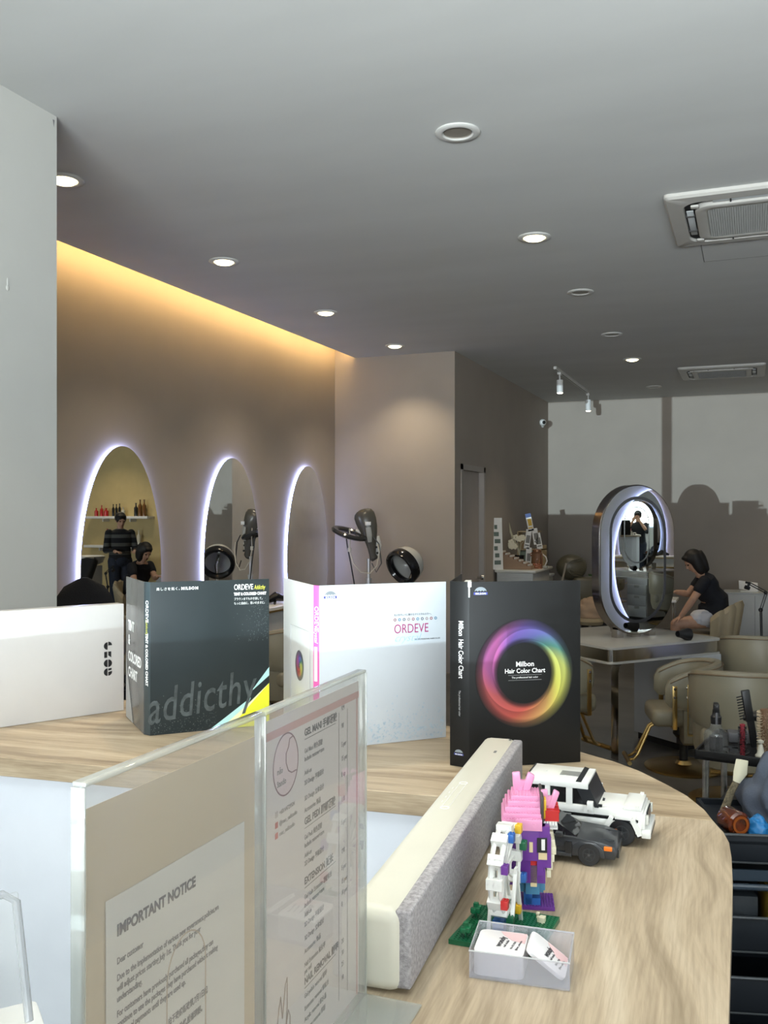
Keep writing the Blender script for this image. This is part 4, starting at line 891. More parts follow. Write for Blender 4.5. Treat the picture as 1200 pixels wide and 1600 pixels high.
# dryer nozzle lying on the desk
p = R(2.06, 6.47, DT)
m = MB(); m.lathe([(.022, 0), (.026, .03), (.045, .085), (.045, .10), (.040, .10), (.02, .04)], 20, TR(p.x, p.y, p.z+.047) @ RZ(HD(1, .4)) @ RY(PI/2*1.06), cap=False)
solo('dryer_nozzle', m, M_black, 'small black cone nozzle lying on the styling desk right of the mirror', 'dryer nozzle')
# small things on the far side of the desk
p = R(1.75, 6.98, DT); m = MB(); m.lathe([(.001, .0), (.035, .0), (.042, .10), (.036, .105), (.001, .105)], 20, TR(*p)); solo('hair_product_cup', m, M_chrome, 'small metal cup on the styling desk behind the mirror', 'cup')

# ------------------------------------------------------------------ salon chairs
def salon_chair():
    t = thing('salon_chair', '', 'chair')
    m = MB(); m.box(-.21, .25, -.205, .205, .33, .46, bev=.045, seg=4); obj('seat', m, M_beige, t)
    path = [(.17-.17*k/6, .235) for k in range(6)]+[(.235*math.cos(math.radians(90+180*k/20)), .235*math.sin(math.radians(90+180*k/20))) for k in range(21)]+[(.17*k/6, -.235) for k in range(1, 7)]
    def tn(i): a_, b_ = path[max(0, i-1)], path[min(len(path)-1, i+1)]; v = Vector((b_[0]-a_[0], b_[1]-a_[1], 0)).normalized(); return Vector((v.y, -v.x, 0))
    m = MB(); rings = []; n = len(path)-1
    for k, (px, py) in enumerate(path):
        q = abs(k/n-.5)*2; top = .785-.125*q**2.2; bot = .44+.05*q; th = .034; e = .03
        if k in (0, n): th *= .45; top -= .035; bot += .03
        o_ = tn(k)*-1 if False else tn(k)
        prof = [(-th, bot+e), (-th*.6, bot), (th*.6, bot), (th, bot+e), (th*1.15, (top+bot)/2), (th, top-e), (th*.6, top), (-th*.6, top), (-th, top-e)]
        rings.append([(px+d*o_.x, py+d*o_.y, z) for d, z in prof])
    m.loft(rings); bo = obj('backrest', m, M_beige, t)
    m = MB(); m.tube([(path[k][0]-tn(k).x*.036, path[k][1]-tn(k).y*.036, .765-.125*(abs(k/n-.5)*2)**2.2) for k in range(1, n)], .004, 6)
    m2 = MB(); m2.tube([(path[k][0]+tn(k).x*.036, path[k][1]+tn(k).y*.036, .765-.125*(abs(k/n-.5)*2)**2.2) for k in range(1, n)], .004, 6)
    obj('piping', m, M_piping, bo); obj('piping', m2, M_piping, bo)
    m = MB(); rings = [[(.0+(r_)*math.cos(math.radians(80+200*k/20))*1.0, r_*math.sin(math.radians(80+200*k/20)), z) for k in range(21)] for r_, z in ((.15, .20), (.22, .23), (.245, .32), (.25, .46))]
    m.loft(rings); obj('rear_shell', m, M_beige, t)
    for s in (-1, 1):
        m = MB(); m.box(.095, .128, s*.275-.004, s*.275+.004, .34, .64, bev=.002)
        so = obj('arm_strap', m, M_gold, t)
        for z in (.62, .56): m = MB(); m.lathe([(.010, 0), (.010, .004), (.001, .005)], 12, TR(.1115, s*.279, z) @ RX(-s*PI/2)); obj('bolt', m, M_chrome, so)
        m = MB(); m.box(.098, .125, s*.20, s*.278, .335, .345); obj('strap_foot', m, M_gold, so)
    m = MB(); m.lathe([(.07, .33), (.075, .25), (.05, .22), (.05, .18), (.03, .17), (.03, .04)], 20); obj('hydraulic_post', m, M_black, t)
    m = MB(); m.lathe([(.001, .0), (.27, .0), (.275, .012), (.25, .022), (.06, .035), (.045, .06), (.001, .06)], 48); obj('round_base', m, M_gold, t)
    m = MB()
    for s in (-1, 1): m.tube([(.18, s*.03, .34), (.24, s*.03, .30), (.33, s*.05, .10), (.36, s*.06, .07), (.40, s*.04, .06)], .011, 8)
    m.tube([(.40, -.15, .06), (.40, .15, .06)], .016, 10); m.tube([(.33, -.05, .11), (.33, .05, .11)], .008); obj('footrest', m, M_gold, t)
    return t
ch = salon_chair(); G = 'beige salon chairs with gold fittings'
move(ch, R(1.95, 6.0, -CAMZ), HD(-.97, .12)); ch.scale = (.9, .9, .9); tagp(ch, 'beige salon chair drawn up to the white styling desk, gold strap showing', 'chair', G)
dup(ch, R(2.03, 5.28, -CAMZ), HD(.35, 1), 'large beige salon chair seen from behind, beside the black trolley', G, 1.0)
dup(ch, R(2.74, 6.78, -CAMZ), HD(.3, .95), 'beige salon chair farthest right, behind the chair seen from behind', G, 1.0)
dup(ch, R(1.12, 6.22, -CAMZ), HD(.9, .45), 'beige salon chair left of the desk, mostly hidden behind the black binder', G, 1.0)
dup(ch, R(-.86, 7.25, -CAMZ), HD(-.9, .4), 'beige salon chair glimpsed between the dark and the white binder', G, 1.0)

# black high-backed chair behind the white box
t = thing('office_chair', 'black chair with a domed mesh back behind the white box', 'chair', R(-1.68, 5.15, -CAMZ), HD(-.35, 1))
m = MB(); rings = []
for k in range(15):
    z = .60+.0512*k if k < 14 else 1.312; hwid = (.185-.02*(z-.6)/.5) if z < 1.10 else .165*math.sqrt(max(.004, 1-((z-1.10)/.2135)**2))
    rings.append([(-.20-.03*(z-.6)+.022*math.cos(a), hwid*math.sin(a), z) for a in [2*PI*i/24 for i in range(24)]])
m.loft(rings); obj('mesh_back', m, mat('black_mesh', (.006, .006, .008), .85, bump=.3, bscale=200), t)
m = MB(); m.box(-.24, .24, -.24, .24, .44, .52, bev=.03, seg=3); obj('seat', m, M_black, t)
m = MB(); m.tube([(0, 0, .1), (0, 0, .44)], .03, 12); m.tube([(-.2, 0, .44), (-.29, 0, .5), (-.27, 0, .7)], .02, 8); obj('post', m, M_black, t)
m = MB()
for k in range(5): m.tube([(0, 0, .11), (.28*math.cos(k*1.2566), .28*math.sin(k*1.2566), .06)], [.025, .016], 8); m.ball((.28*math.cos(k*1.2566), .28*math.sin(k*1.2566), .03), .03, n=10)
obj('star_base', m, M_black, t)

# ------------------------------------------------------------------ consoles under the wall mirrors
def console():
    t = thing('wall_console', '', 'console table')
    zc = .82
    m = MB(); m.box(.0, .42, -.62, .62, zc, zc+.03, bev=.003); obj('top', m, M_wplastic, t)
    m = MB(); m.box(.41, .425, -.625, .625, zc-.012, zc+.004); m.box(.40, .415, -.61, .61, zc-.20, zc-.17); obj('gold_trim', m, M_gold, t)
    m = MB(); m.box(.0, .405, -.60, .60, zc-.17, zc-.01); obj('drawer_box', m, mat('console_white', (.6, .61, .62), .4), t)
    return t
cs = console(); GC = 'white consoles with gold trim under the oval mirrors'
move(cs, (XL, 6.98, 0)); tagp(cs, 'white wall console with gold trim under the second oval mirror', 'console table', GC)
dup(cs, (XL, 8.35, 0), 0, 'white wall console with gold trim under the third oval mirror', GC)
p = Vector((XL+.25, 7.35, .85)); m = MB(); m.tube([(p.x-.05, p.y-.1, p.z+.02), (p.x, p.y, p.z+.06), (p.x+.05, p.y+.12, p.z+.03)], [.02, .045, .02], 10); m.tube([(p.x, p.y, p.z+.03), (p.x+.06, p.y-.12, p.z+.012)], .012)
solo('hair_iron', m, M_blackgloss, 'black hair tool lying on the console glimpsed between two binders', 'hair tool')

# ------------------------------------------------------------------ hair steamer and hood dryer
def PL(u, v, z, root): return MAT_OF[root].inverted() @ P(u, v, z)
zS = 9.15
t = thing('hair_processor', 'tall grey hair processor on a stand with a tilted ring, by the column', 'hair processor', R(*( (575-600)/1440*zS, zS), -CAMZ))
q = lambda u, v, d=0: P(u, v, zS+d)
gm = mat('olive_grey_plastic', (.085, .08, .068), .25)
sd = R(0, 1)-R(0, 0)
pts = [q(565.5, 796), q(566, 797.5), q(567, 800), q(569, 805), q(572, 814), q(575, 824), q(577.5, 835), q(579.5, 846), q(581, 857), q(582, 866), q(584, 872), q(586, 875)]
rr_ = [(.015, .02), (.035, .06), (.055, .088), (.068, .105), (.075, .105), (.075, .095), (.07, .078), (.062, .058), (.05, .042), (.042, .034), (.04, .042), (.02, .03)]
side = sd
m = MB(); m.tube(pts, [(a_, b_) for a_, b_ in rr_], 20, side=side); hb = obj('head_housing', m, gm, t, world=True)
m = MB(); m.tube([q(575.5, 824, -.085), q(577, 836, -.085), q(578, 847, -.07)], [(.012, .028), (.012, .028), (.01, .02)], 10, side=side); obj('control_panel', m, mat('panel_grey', (.35, .35, .32), .4), hb, world=True)
m = MB(); Mq = Matrix.Translation(q(575, 818, -.11)) @ RZ(TH); m.box(-.028, .028, -.002, .004, -.017, .017, Mq, bev=.001); obj('label_sticker', m, M_wplastic, hb, world=True)
m = MB(); m.tube([q(576, 873), q(576, 905)], .018, 14); m.tube([q(576, 903), q(576, 1130)], .03, 14); obj('pole', m, mat('pole_grey', (.55, .55, .56), .3, .6), t, world=True)
m = MB(); Mr = Matrix.Translation(q(546, 833.5, -.05)) @ RZ(TH) @ RY(.30) @ RX(.17); m.lathe([(.12, -.01), (.15, -.028), (.178, -.016), (.184, .004), (.17, .022), (.14, .022), (.12, .008), (.12, -.01)], 40, Mr, cap=False); obj('ring', m, mat('ring_dark', (.035, .035, .035), .15), t, world=True)
m = MB(); m.tube([q(556, 828), q(572, 836)], .014); obj('ring_arm', m, M_wplastic, t, world=True)
m = MB(); m.tube([q(588, 838, .03), q(591, 852, .03), q(590, 868, .03)], [(.03, .03), (.05, .034), (.03, .02)], 12, side=side); rc = obj('rear_cover', m, M_wplastic, t, world=True)
m = MB()
for uu, vv in ((588, 855), (589.5, 864)): m.ball(q(uu, vv, -.025), .012, n=10)
obj('knob', m, M_black, rc, world=True)
m = MB(); m.tube([q(545, 829, -.12), q(541, 840, -.12), q(543, 856, -.12), q(548, 880, -.12), q(554, 915, -.12)], .007, 6); m.tube([q(583, 838, -.1), q(592, 850, -.1), q(596, 880, -.1), q(588, 894, -.1), q(581, 880, -.1)], .006, 6); obj('cable', m, M_black, t, world=True, label='black cable')
m = MB(); m.tube([q(546, 826, -.13), q(547, 842, -.13), q(546, 860, -.13), q(552, 880, -.13), q(564, 894, -.13), q(578, 896, -.13), q(589, 884, -.13), q(593, 862, -.13), q(590, 850, -.13)], .006, 6); m.cbox(q(546, 859, -.13), .03, .02, .04, bev=.003); obj('cable', m, mat('cable_ivory', (.6, .56, .46), .5), t, world=True, label='ivory cable')
m = MB(); p = R((576-600)/1440*zS, zS, -CAMZ)
for k in range(5): m.tube([(p.x, p.y, .10), (p.x+.26*math.cos(k*1.2566), p.y+.26*math.sin(k*1.2566), .05)], [.022, .014], 8); m.ball((p.x+.26*math.cos(k*1.2566), p.y+.26*math.sin(k*1.2566), .025), .025, n=10)
obj('star_base', m, M_black, t, world=True)

zH = 9.0
c0 = P(634, 882, zH); ax = (R(-.62, -.55)-R(0, 0)); ax.z = -.42; ax.normalize()      # direction of the opening
t = thing('hood_dryer', 'white dome hood dryer with a glossy black rim in front of the column', 'hood dryer', (c0.x+.02, c0.y+.02, 0))
Mx = Matrix.Translation(c0) @ ax.to_track_quat('Z', 'Y').to_matrix().to_4x4()
m = MB(); m.lathe([(.001, -.165), (.06, -.158), (.115, -.13), (.155, -.085), (.175, -.03), (.178, .0), (.172, .0), (.168, -.03), (.148, -.08), (.11, -.122), (.06, -.148), (.001, -.155)], 48, Mx, cap=False); obj('dome', m, mat('dome_white', (.50, .50, .47), .2), t, world=True)
m = MB(); m.lathe([(.178, -.005), (.183, .02), (.186, .07), (.176, .092), (.155, .095), (.135, .07), (.138, .03), (.165, .0)], 48, Mx, cap=False); obj('rim', m, M_blackgloss, t, world=True)
m = MB(); m.tube([c0+Vector((.03, .03, -.15)), Vector((c0.x+.02, c0.y+.02, .06))], .02, 12); m.tube([c0-ax*.12, c0+Vector((.06, .06, -.06)), c0+Vector((.03, .03, -.17))], .02, 10); obj('pole', m, M_chrome, t, world=True)
m = MB()
for k in range(5): m.tube([(c0.x+.02, c0.y+.02, .08), (c0.x+.02+.24*math.cos(k*1.2566), c0.y+.02+.20*math.sin(k*1.2566), .03)], [.022, .014], 8)
obj('star_base', m, M_black, t, world=True)

# ------------------------------------------------------------------ black trolley with hair tools
TZ = -.795
pA = P(1085, 1171, 3.12); pB = P(1218, 1187, 2.98); rzt = math.atan2((pB-pA).y, (pB-pA).x)
oT = R((1085-600)/1440*3.12, 3.12, -CAMZ); zz = pA.z
t = thing('tool_trolley', 'black tool trolley with a spray bottle and brushes on its top tray', 'trolley', oT, rzt)
m = MB(); m.box(0, .42, 0, .36, zz-.03, zz-.022); 
for a_ in ((0, .42, 0, .008), (0, .42, .352, .36), (0, .008, 0, .36), (.412, .42, 0, .36)): m.box(a_[0], a_[1], a_[2], a_[3], zz-.032, zz+.0, bev=.002)
m.box(.008, .412, .008, .352, zz-.021, zz-.012)
obj('top_tray', m, mat('trolley_black', (.009, .009, .010), .35), t)
m = MB(); m.lathe([(.055, 0), (.062, .001), (.062, .003), (.055, .003), (.055, 0)], 28, TR(.10, .09, zz-.012), cap=False); m.disc(.054, 24, TR(.10, .09, zz-.0115)); obj('cup_ring', m, M_blackgloss, t)
for x, y in ((.03, .03), (.39, .03), (.03, .33), (.39, .33)):
    m = MB(); m.tube([(x, y, .07), (x, y, zz-.03)], .011, 12); obj('post', m, mat('worn_chrome', (.6, .58, .54), .3, 1, noise=.3, nscale=30), t)
    m = MB(); m.lathe([(.001, -.018), (.03, -.018), (.035, 0), (.03, .018), (.001, .018)], 14, TR(x, y, .035) @ RX(PI/2)); m.tube([(x, y, .05), (x, y, .08)], .012); obj('castor', m, M_black, t)
for z in (.12, .32, .52):
    m = MB(); m.box(.05, .37, .03, .33, z, z+.14, bev=.008); ob_ = obj('drawer', m, mat('drawer_black', (.009, .009, .010), .5), t)
    m = MB(); m.box(.14, .28, .012, .03, z+.09, z+.105, bev=.004); obj('drawer_handle', m, M_black, ob_)
def tl(x, y, z): return MAT_OF[t] @ Vector((x, y, z))
ztr = zz-.011
# spray bottle
q0 = tl(.058, .06, ztr)
b_ = thing('spray_bottle', 'clear spray bottle with a black trigger head on the trolley tray', 'spray bottle', q0)
clear = thin_glass('clear_bottle', (.80, .82, .82), .02, haze=.06)
m = MB(); m.lathe([(.001, 0), (.036, 0), (.039, .004), (.040, .055), (.036, .068), (.022, .076), (.018, .090), (.015, .096)], 32, cap=False); obj('bottle', m, clear, b_)
m = MB(); m.lathe([(.001, .002), (.022, .002), (.022, .052), (.001, .052)], 20); obj('liquid', m, thin_glass('grey_liquid', (.4, .42, .45), .02), b_)
m = MB(); m.lathe([(.017, .094), (.018, .118), (.013, .124), (.011, .142)], 20); Mh = RZ(HD(-.3, -1)); m.box(-.014, .030, -.009, .009, .135, .165, Mh, bev=.004); m.box(.026, .036, -.006, .006, .148, .162, Mh, bev=.002)
so = obj('trigger_head', m, M_black, b_); m = MB(); m.tube([(.022, 0, .14), (.030, 0, .118), (.026, 0, .098)], [(.004, .006)]*3, 8, Mh, side=(0, 1, 0)); obj('trigger', m, mat('trigger_grey', (.12, .12, .13), .4), so)
# brushes
def round_brush(name, label, loc, h, r, core, bris, tilt):
    b_ = thing(name, label, 'hair brush', loc); Mx = tilt
    m = MB(); m.tube([(0, 0, 0), (0, 0, h)], r*.6, 14, Mx); m.lathe([(r*.65, h), (r*.65, h+.004), (.001, h+.006)], 14, Mx, cap=False); obj('barrel', m, core, b_)
    m = MB()
    for i in range(520):
        a_ = random.random()*6.283; z = random.uniform(.006, h-.004); c_, s_ = math.cos(a_), math.sin(a_)
        m.tube([(r*.55*c_, r*.55*s_, z), (r*1.05*c_, r*1.05*s_, z+.001)], .0008, 3, Mx, cap=False)
    o_ = obj('bristles', m, bris, b_); o_['kind'] = 'stuff'
    return b_
round_brush('round_brush', 'red-barrelled round brush standing in the trolley tray', tl(.145, .05, ztr), .10, .014, mat('red_barrel', (.22, .02, .03), .35), M_black, I4)
round_brush('round_brush', 'large boar-bristle round brush at the right edge of the trolley tray', tl(.207, .12, ztr), .145, .028, mat('copper_barrel', (.16, .09, .05), .45), mat('boar_bristle', (.42, .33, .22), .7), RX(.05))
b_ = thing('vent_brush', 'black vent brush leaning among the tools on the trolley', 'hair brush', tl(.160, .19, ztr))
Mv = RZ(HD(1, 0)) @ RY(-.16)
m = MB(); m.box(-.012, .012, -.006, .006, 0, .20, Mv, bev=.003); m.box(-.016, .012, -.007, .007, .09, .20, Mv, bev=.003); bo = obj('brush_body', m, M_black, b_)
m = MB()
for k in range(9): m.tube([(-.014, 0, .105+k*.0095), (-.036, 0, .103+k*.0095)], .0022, 5, Mv)
obj('bristles', m, M_black, bo)
b_ = thing('hair_dryer', 'black hair dryer lying behind the brushes on the trolley', 'hair dryer', tl(.27, .28, ztr+.006))
m = MB(); m.tube([(-.16, 0, .075), (-.06, 0, .095), (.06, 0, .15), (.14, 0, .165)], [(.012, .03), (.028, .028), (.04, .04), (.042, .042)], 20, RZ(rzt)); m.tube([(.05, 0, .13), (.03, .02, 0)], [.022, .018], 12, RZ(rzt)); obj('barrel', m, M_black, b_)
m = MB(); m.tube([(.10, 0, .16), (.16, -.02, .19), (.22, -.05, .20)], .012, 10, RZ(rzt)); obj('cord', m, M_black, b_)
q0 = tl(.205, .035, ztr); m = MB(); m.lathe([(.001, 0), (.017, 0), (.018, .012), (.012, .018), (.007, .045), (.004, .05), (.010, .053), (.010, .060), (.001, .064)], 18, TR(*q0))
solo('serum_bottle', m, mat('serum_glass', (.45, .43, .36), .2), 'little cream dropper bottle at the front of the trolley tray', 'bottle')
q0 = tl(.11, .25, ztr); m = MB(); m.box(-.05, .05, -.03, .03, 0, .035, TR(*q0) @ RZ(rzt+.3), bev=.004); solo('clip_box', m, mat('clip_grey', (.10, .10, .11), .3), 'small dark box behind the spray bottle on the trolley', 'box')

# ------------------------------------------------------------------ tray trolley in the lower right corner
pA = P(1128, 1303, 2.30); oT = R((1128-600)/1440*2.30, 2.30, -CAMZ); zz = pA.z; rzt = HD(1, -.12)
t = thing('drawer_trolley', 'dark navy tray trolley in the lower right corner, beside the counter', 'trolley', oT, rzt)
mn = mat('navy_black_plastic', (.008, .011, .016), .5, spec=.35)
for k, (z0, z1) in enumerate(((zz-.040, zz), (zz-.262, zz-.205), (zz-.415, zz-.355), (zz-.60, zz-.54))):
    m = MB(); W_, D_ = .40, .30
    fl_ = zz-.024 if k == 0 else z0-.03; m.box(0, W_, 0, D_, fl_, fl_+.008); m.box(0, W_, 0, .010, z0-.03, z1, bev=.003); m.box(0, W_, D_-.01, D_, z0-.03, z1); m.box(0, .01, 0, D_, z0-.03, z1); m.box(W_-.01, W_, 0, D_, z0-.03, z1)
    tr = obj('tray', m, mn, t); m = MB(); m.tube([(0, -.003, z1), (W_, -.003, z1)], .004, 8); m.tube([(0, -.003, z0-.028), (W_, -.003, z0-.028)], .0025, 6); obj('tray_rim', m, mat('rim_grey', (.05, .055, .06), .3), tr)
m = MB(); m.tube([(0, -.012, zz-.125), (W_, -.012, zz-.125)], .008, 10); m.box(0, W_, .002, .008, zz-.115, zz-.088); obj('rail', m, mat('rail_blue', (.03, .045, .065), .3), t)
m = MB(); m.box(0, W_, D_-.006, D_, .05, zz-.04); m.box(0, .008, .0, D_, .05, zz-.04); obj('back_frame', m, mat('navy_black_frame', (.006, .007, .008), .6), t)  # back and side panels in near-black, darker than the trays
for x, y in ((.03, .03), (.37, .03), (.03, .27), (.37, .27)):
    m = MB(); m.lathe([(.001, -.015), (.025, -.015), (.028, 0), (.025, .015), (.001, .015)], 14, TR(x, y, .028) @ RX(PI/2)); m.tube([(x, y, .03), (x, y, .08)], .01); obj('castor', m, M_black, t)
for x, y in ((.012, .292), (.388, .292), (.012, .008), (.388, .008)):
    m = MB(); m.box(x-.008, x+.008, y-.006, y+.006, .07, zz-.04); obj('upright', m, mn, t)
def tl2(x, y, z): return MAT_OF[t] @ Vector((x, y, z))
zf = zz-.060+.0
# gold box and dark box in the second tray
m = MB(); m.box(.115, .20, .015, .11, zz-.262+.0-.018, zz-.135, MAT_OF[t], bev=.002); solo('gold_box', m, mat('gold_card', (.50, .32, .05), .35, .5), 'shiny gold carton in the second tray of the dark trolley', 'box')
m = MB(); m.box(.014, .095, .03, .12, zz-.262-.018, zz-.165, MAT_OF[t], bev=.002); mx = solo('dark_carton', m, mat('slate_card', (.025, .03, .036), .5), 'dark slate carton left of the gold carton', 'box')
# towel heap
from mathutils import noise as mnoise
def heap(cx, cy, cz, rx, ry, h, amp, seed, n=56, fold=5.0):
    bm = bmesh.new(); rows = []
    for i in range(n+1):
        v = i/n; row = []
        for j in range(n):
            a_ = 2*PI*j/n; ph = v*PI/2
            r_ = math.cos(ph)**.6; z_ = math.sin(ph)
            d = mnoise.noise(Vector((math.cos(a_)*1.6*r_+seed, math.sin(a_)*1.6*r_, z_*2.0)))
            rid = 1-abs(mnoise.noise(Vector((math.cos(a_)*fold*.5*r_+seed*2, math.sin(a_)*fold*.5*r_, z_*fold*.6))))*2
            k_ = 1+amp*d+amp*.55*rid*rid
            row.append(bm.verts.new((cx+rx*r_*math.cos(a_)*k_, cy+ry*r_*math.sin(a_)*k_, cz+h*z_*k_)))
        rows.append(row)
    for i in range(n):
        for j in range(n): bm.faces.new((rows[i][j], rows[i][(j+1) % n], rows[i+1][(j+1) % n], rows[i+1][j]))
    bm.faces.new(rows[0][::-1]); bmesh.ops.remove_doubles(bm, verts=bm.verts, dist=.0001)
    return bm
bm = heap(.225, .155, zz-.015, .135, .125, .155, .34, 3.1, fold=2.6); bmesh.ops.transform(bm, matrix=MAT_OF[t], verts=bm.verts)
solo('towel', bm, mat('slate_blue_towel', (.082, .098, .135), .95, noise=.12, nscale=300, bump=.25, bscale=500), 'crumpled slate blue towel heaped on the dark trolley', 'towel', ang=180)
bm = heap(.084, .050, zz-.015, .030, .03, .042, .25, 8.3, 28); bmesh.ops.transform(bm, matrix=MAT_OF[t] @ TR(.015, 0, 0), verts=bm.verts)
solo('glove', bm, mat('bright_blue_rubber', (.02, .17, .42), .35), 'bright blue crumpled rubber glove beside the amber jar', 'glove', ang=180)
b_ = thing('amber_jar', 'amber glass jar lying in the top tray of the dark trolley', 'jar', tl2(.038, .05, zz-.014), rzt)
Mj = TR(0, 0, .032) @ RY(PI/2*.0) @ RX(PI/2) @ RY(.35)
amber = mat('amber_glass', (.10, .018, .004), .06, spec=.9, coat=.6, noise=.5, nscale=40)
m = MB(); m.lathe([(.001, -.03), (.026, -.03), (.031, -.022), (.031, .028), (.026, .034), (.001, .032)], 32, Mj); obj('jar_body', m, amber, b_)
m = MB(); m.lathe([(.016, .0345), (.022, .0345), (.022, .036), (.016, .036), (.016, .0345)], 24, Mj, cap=False); obj('base_ring', m, mat('amber_light', (.28, .07, .012), .15), b_)
b_ = thing('tint_brush', 'cream tint brush with dark bristles beside the towel', 'tint brush', tl2(.050, .20, zz-.015))
m = MB(); m.tube([(0, 0, .001), (.02, 0, .06), (.035, 0, .09)], [(.012, .006), (.010, .005), (.009, .004)], 8, RZ(rzt)); obj('bristles', m, mat('brush_dark', (.16, .13, .08), .8, noise=.5, nscale=200), b_)
m = MB(); m.tube([(.035, 0, .09), (.045, 0, .115), (.05, 0, .15)], [(.010, .005), (.018, .005), (.016, .004)], 8, RZ(rzt)); obj('handle', m, mat('brush_cream', (.75, .70, .52), .4), b_)
# ------------------------------------------------------------------ back corner: display, treatment chair
zK = 11.0
cA = R((768-600)/1440*10.9, 10.9, -CAMZ)
t = thing('display_cabinet', 'white low cabinet carrying nail displays against the rear-left wall', 'cabinet', (-2.86, 10.75, 0))
ztc = CAMZ-(891-804)/1440*10.9
m = MB(); m.box(.02, .46, .0, .95, .0, ztc-.02, bev=.01); obj('cabinet_body', m, mat('cab_white', (.50, .50, .48), .4), t)
m = MB(); m.box(.0, .50, -.03, .98, ztc-.035, ztc, bev=.012); obj('cabinet_top', m, mat('cab_top', (.66, .65, .60), .3), t)
m = MB(); m.box(.05, .43, -.008, .0, .5, ztc-.09, bev=.004); obj('door', m, mat('cab_white', (.50, .50, .48), .4), t)
ct = ztc
def at(x, y): return Vector((-2.86+x, 10.75+y, ct))
# stepped wooden nail polish stand
b_ = thing('nail_colour_stand', 'stepped wooden nail colour stand with little tips, on the white cabinet', 'display stand', at(.20, .19))
m = MB()
for k in range(7): m.box(-.17+k*.055, -.17+(k+1)*.055, -.09, .09, .002, .20-k*.026)
obj('steps', m, mat('step_wood', srgb(150, 122, 98), .6), b_, smooth=False)
m = MB()
for k in range(7):
    for j in range(3): m.box(-.16+k*.055, -.130+k*.055, -.085+j*.06, -.055+j*.06, .20-k*.026, .222-k*.026, bev=.003)
obj('colour_tips', m, mat('tip_white', (.55, .5, .44), .4), b_)
b_ = thing('candy_jar', 'copper-tinted glass jar with a copper lid on the white cabinet', 'jar', at(.43, .36))
cg = thin_glass('copper_glass', (.85, .62, .5), .03, haze=.15, hazecol=(.6, .35, .25))
m = MB(); m.lathe([(.001, .002), (.062, .002), (.068, .012), (.068, .17), (.055, .20), (.045, .205)], 28, cap=False); obj('glass_body', m, cg, b_)
m = MB(); m.lathe([(.05, .205), (.052, .23), (.03, .24), (.001, .243)], 24); m.tube([(-.048, 0, .20), (-.085, 0, .18), (-.07, 0, .15)], .006); obj('lid', m, mat('copper', (.7, .38, .24), .25, 1), b_)
m = MB()
for i in range(26): m.cbox((random.uniform(-.04, .04), random.uniform(-.04, .04), .012+random.random()*.05), .02, .012, .012, bev=.003)
o_ = obj('sweets', m, mat('sweet_mix', (.6, .35, .25), .4, noise=.6, nscale=60), b_); o_['kind'] = 'stuff'
b_ = thing('poster_stand', 'narrow white leaflet board leaning on the rear-left wall', 'board', at(.05, .0))
m = MB(); m.box(-.006, .0, -.07, .07, .0, .62, TR(-.01, 0, .0) @ RZ(-.75) @ RY(-.05)); bo = obj('board', m, M_wplastic, b_)
m = MB(); 
for k in range(6): m.box(.0005, .0015, -.05+(k % 2)*.01, .04-(k % 3)*.02, .06+k*.085, .11+k*.085, TR(-.01, 0, 0) @ RZ(-.75) @ RY(-.05))
obj('print', m, mat('print_board', (.12, .16, .14), .6), bo)
b_ = thing('orchid_pot', 'white artificial orchid in a dark pot among the displays', 'flower pot', at(.20, .40))
m = MB(); m.lathe([(.001, 0), (.05, 0), (.065, .16), (.06, .16), (.001, .15)], 20); obj('pot', m, M_blackgloss, b_)
m = MB()
for k in range(4): m.tube([(0, 0, .15), (-.03+.02*k, -.01, .3), (-.09+.05*k, -.02, .42-.03*k)], .004, 5)
for i in range(3): m.tube([(0, 0, .2), (-.06-.02*i, -.03, .32+.06*i), (-.10-.01*i, -.03, .42+.07*i)], [.004, .014, .002], 6)
obj('stems', m, mat('stem', (.45, .42, .3), .6), b_)
for k in range(9):
    a_, b2 = random.uniform(-.10, .06), random.uniform(.25, .38); m = MB()
    for q in range(5): m.ball((a_+.022*math.cos(q*1.2566), -.05, b2+.022*math.sin(q*1.2566)), (.018, .008, .018), n=8)
    obj('blossom', m, mat('petal_cream', (.72, .66, .5), .6), b_)
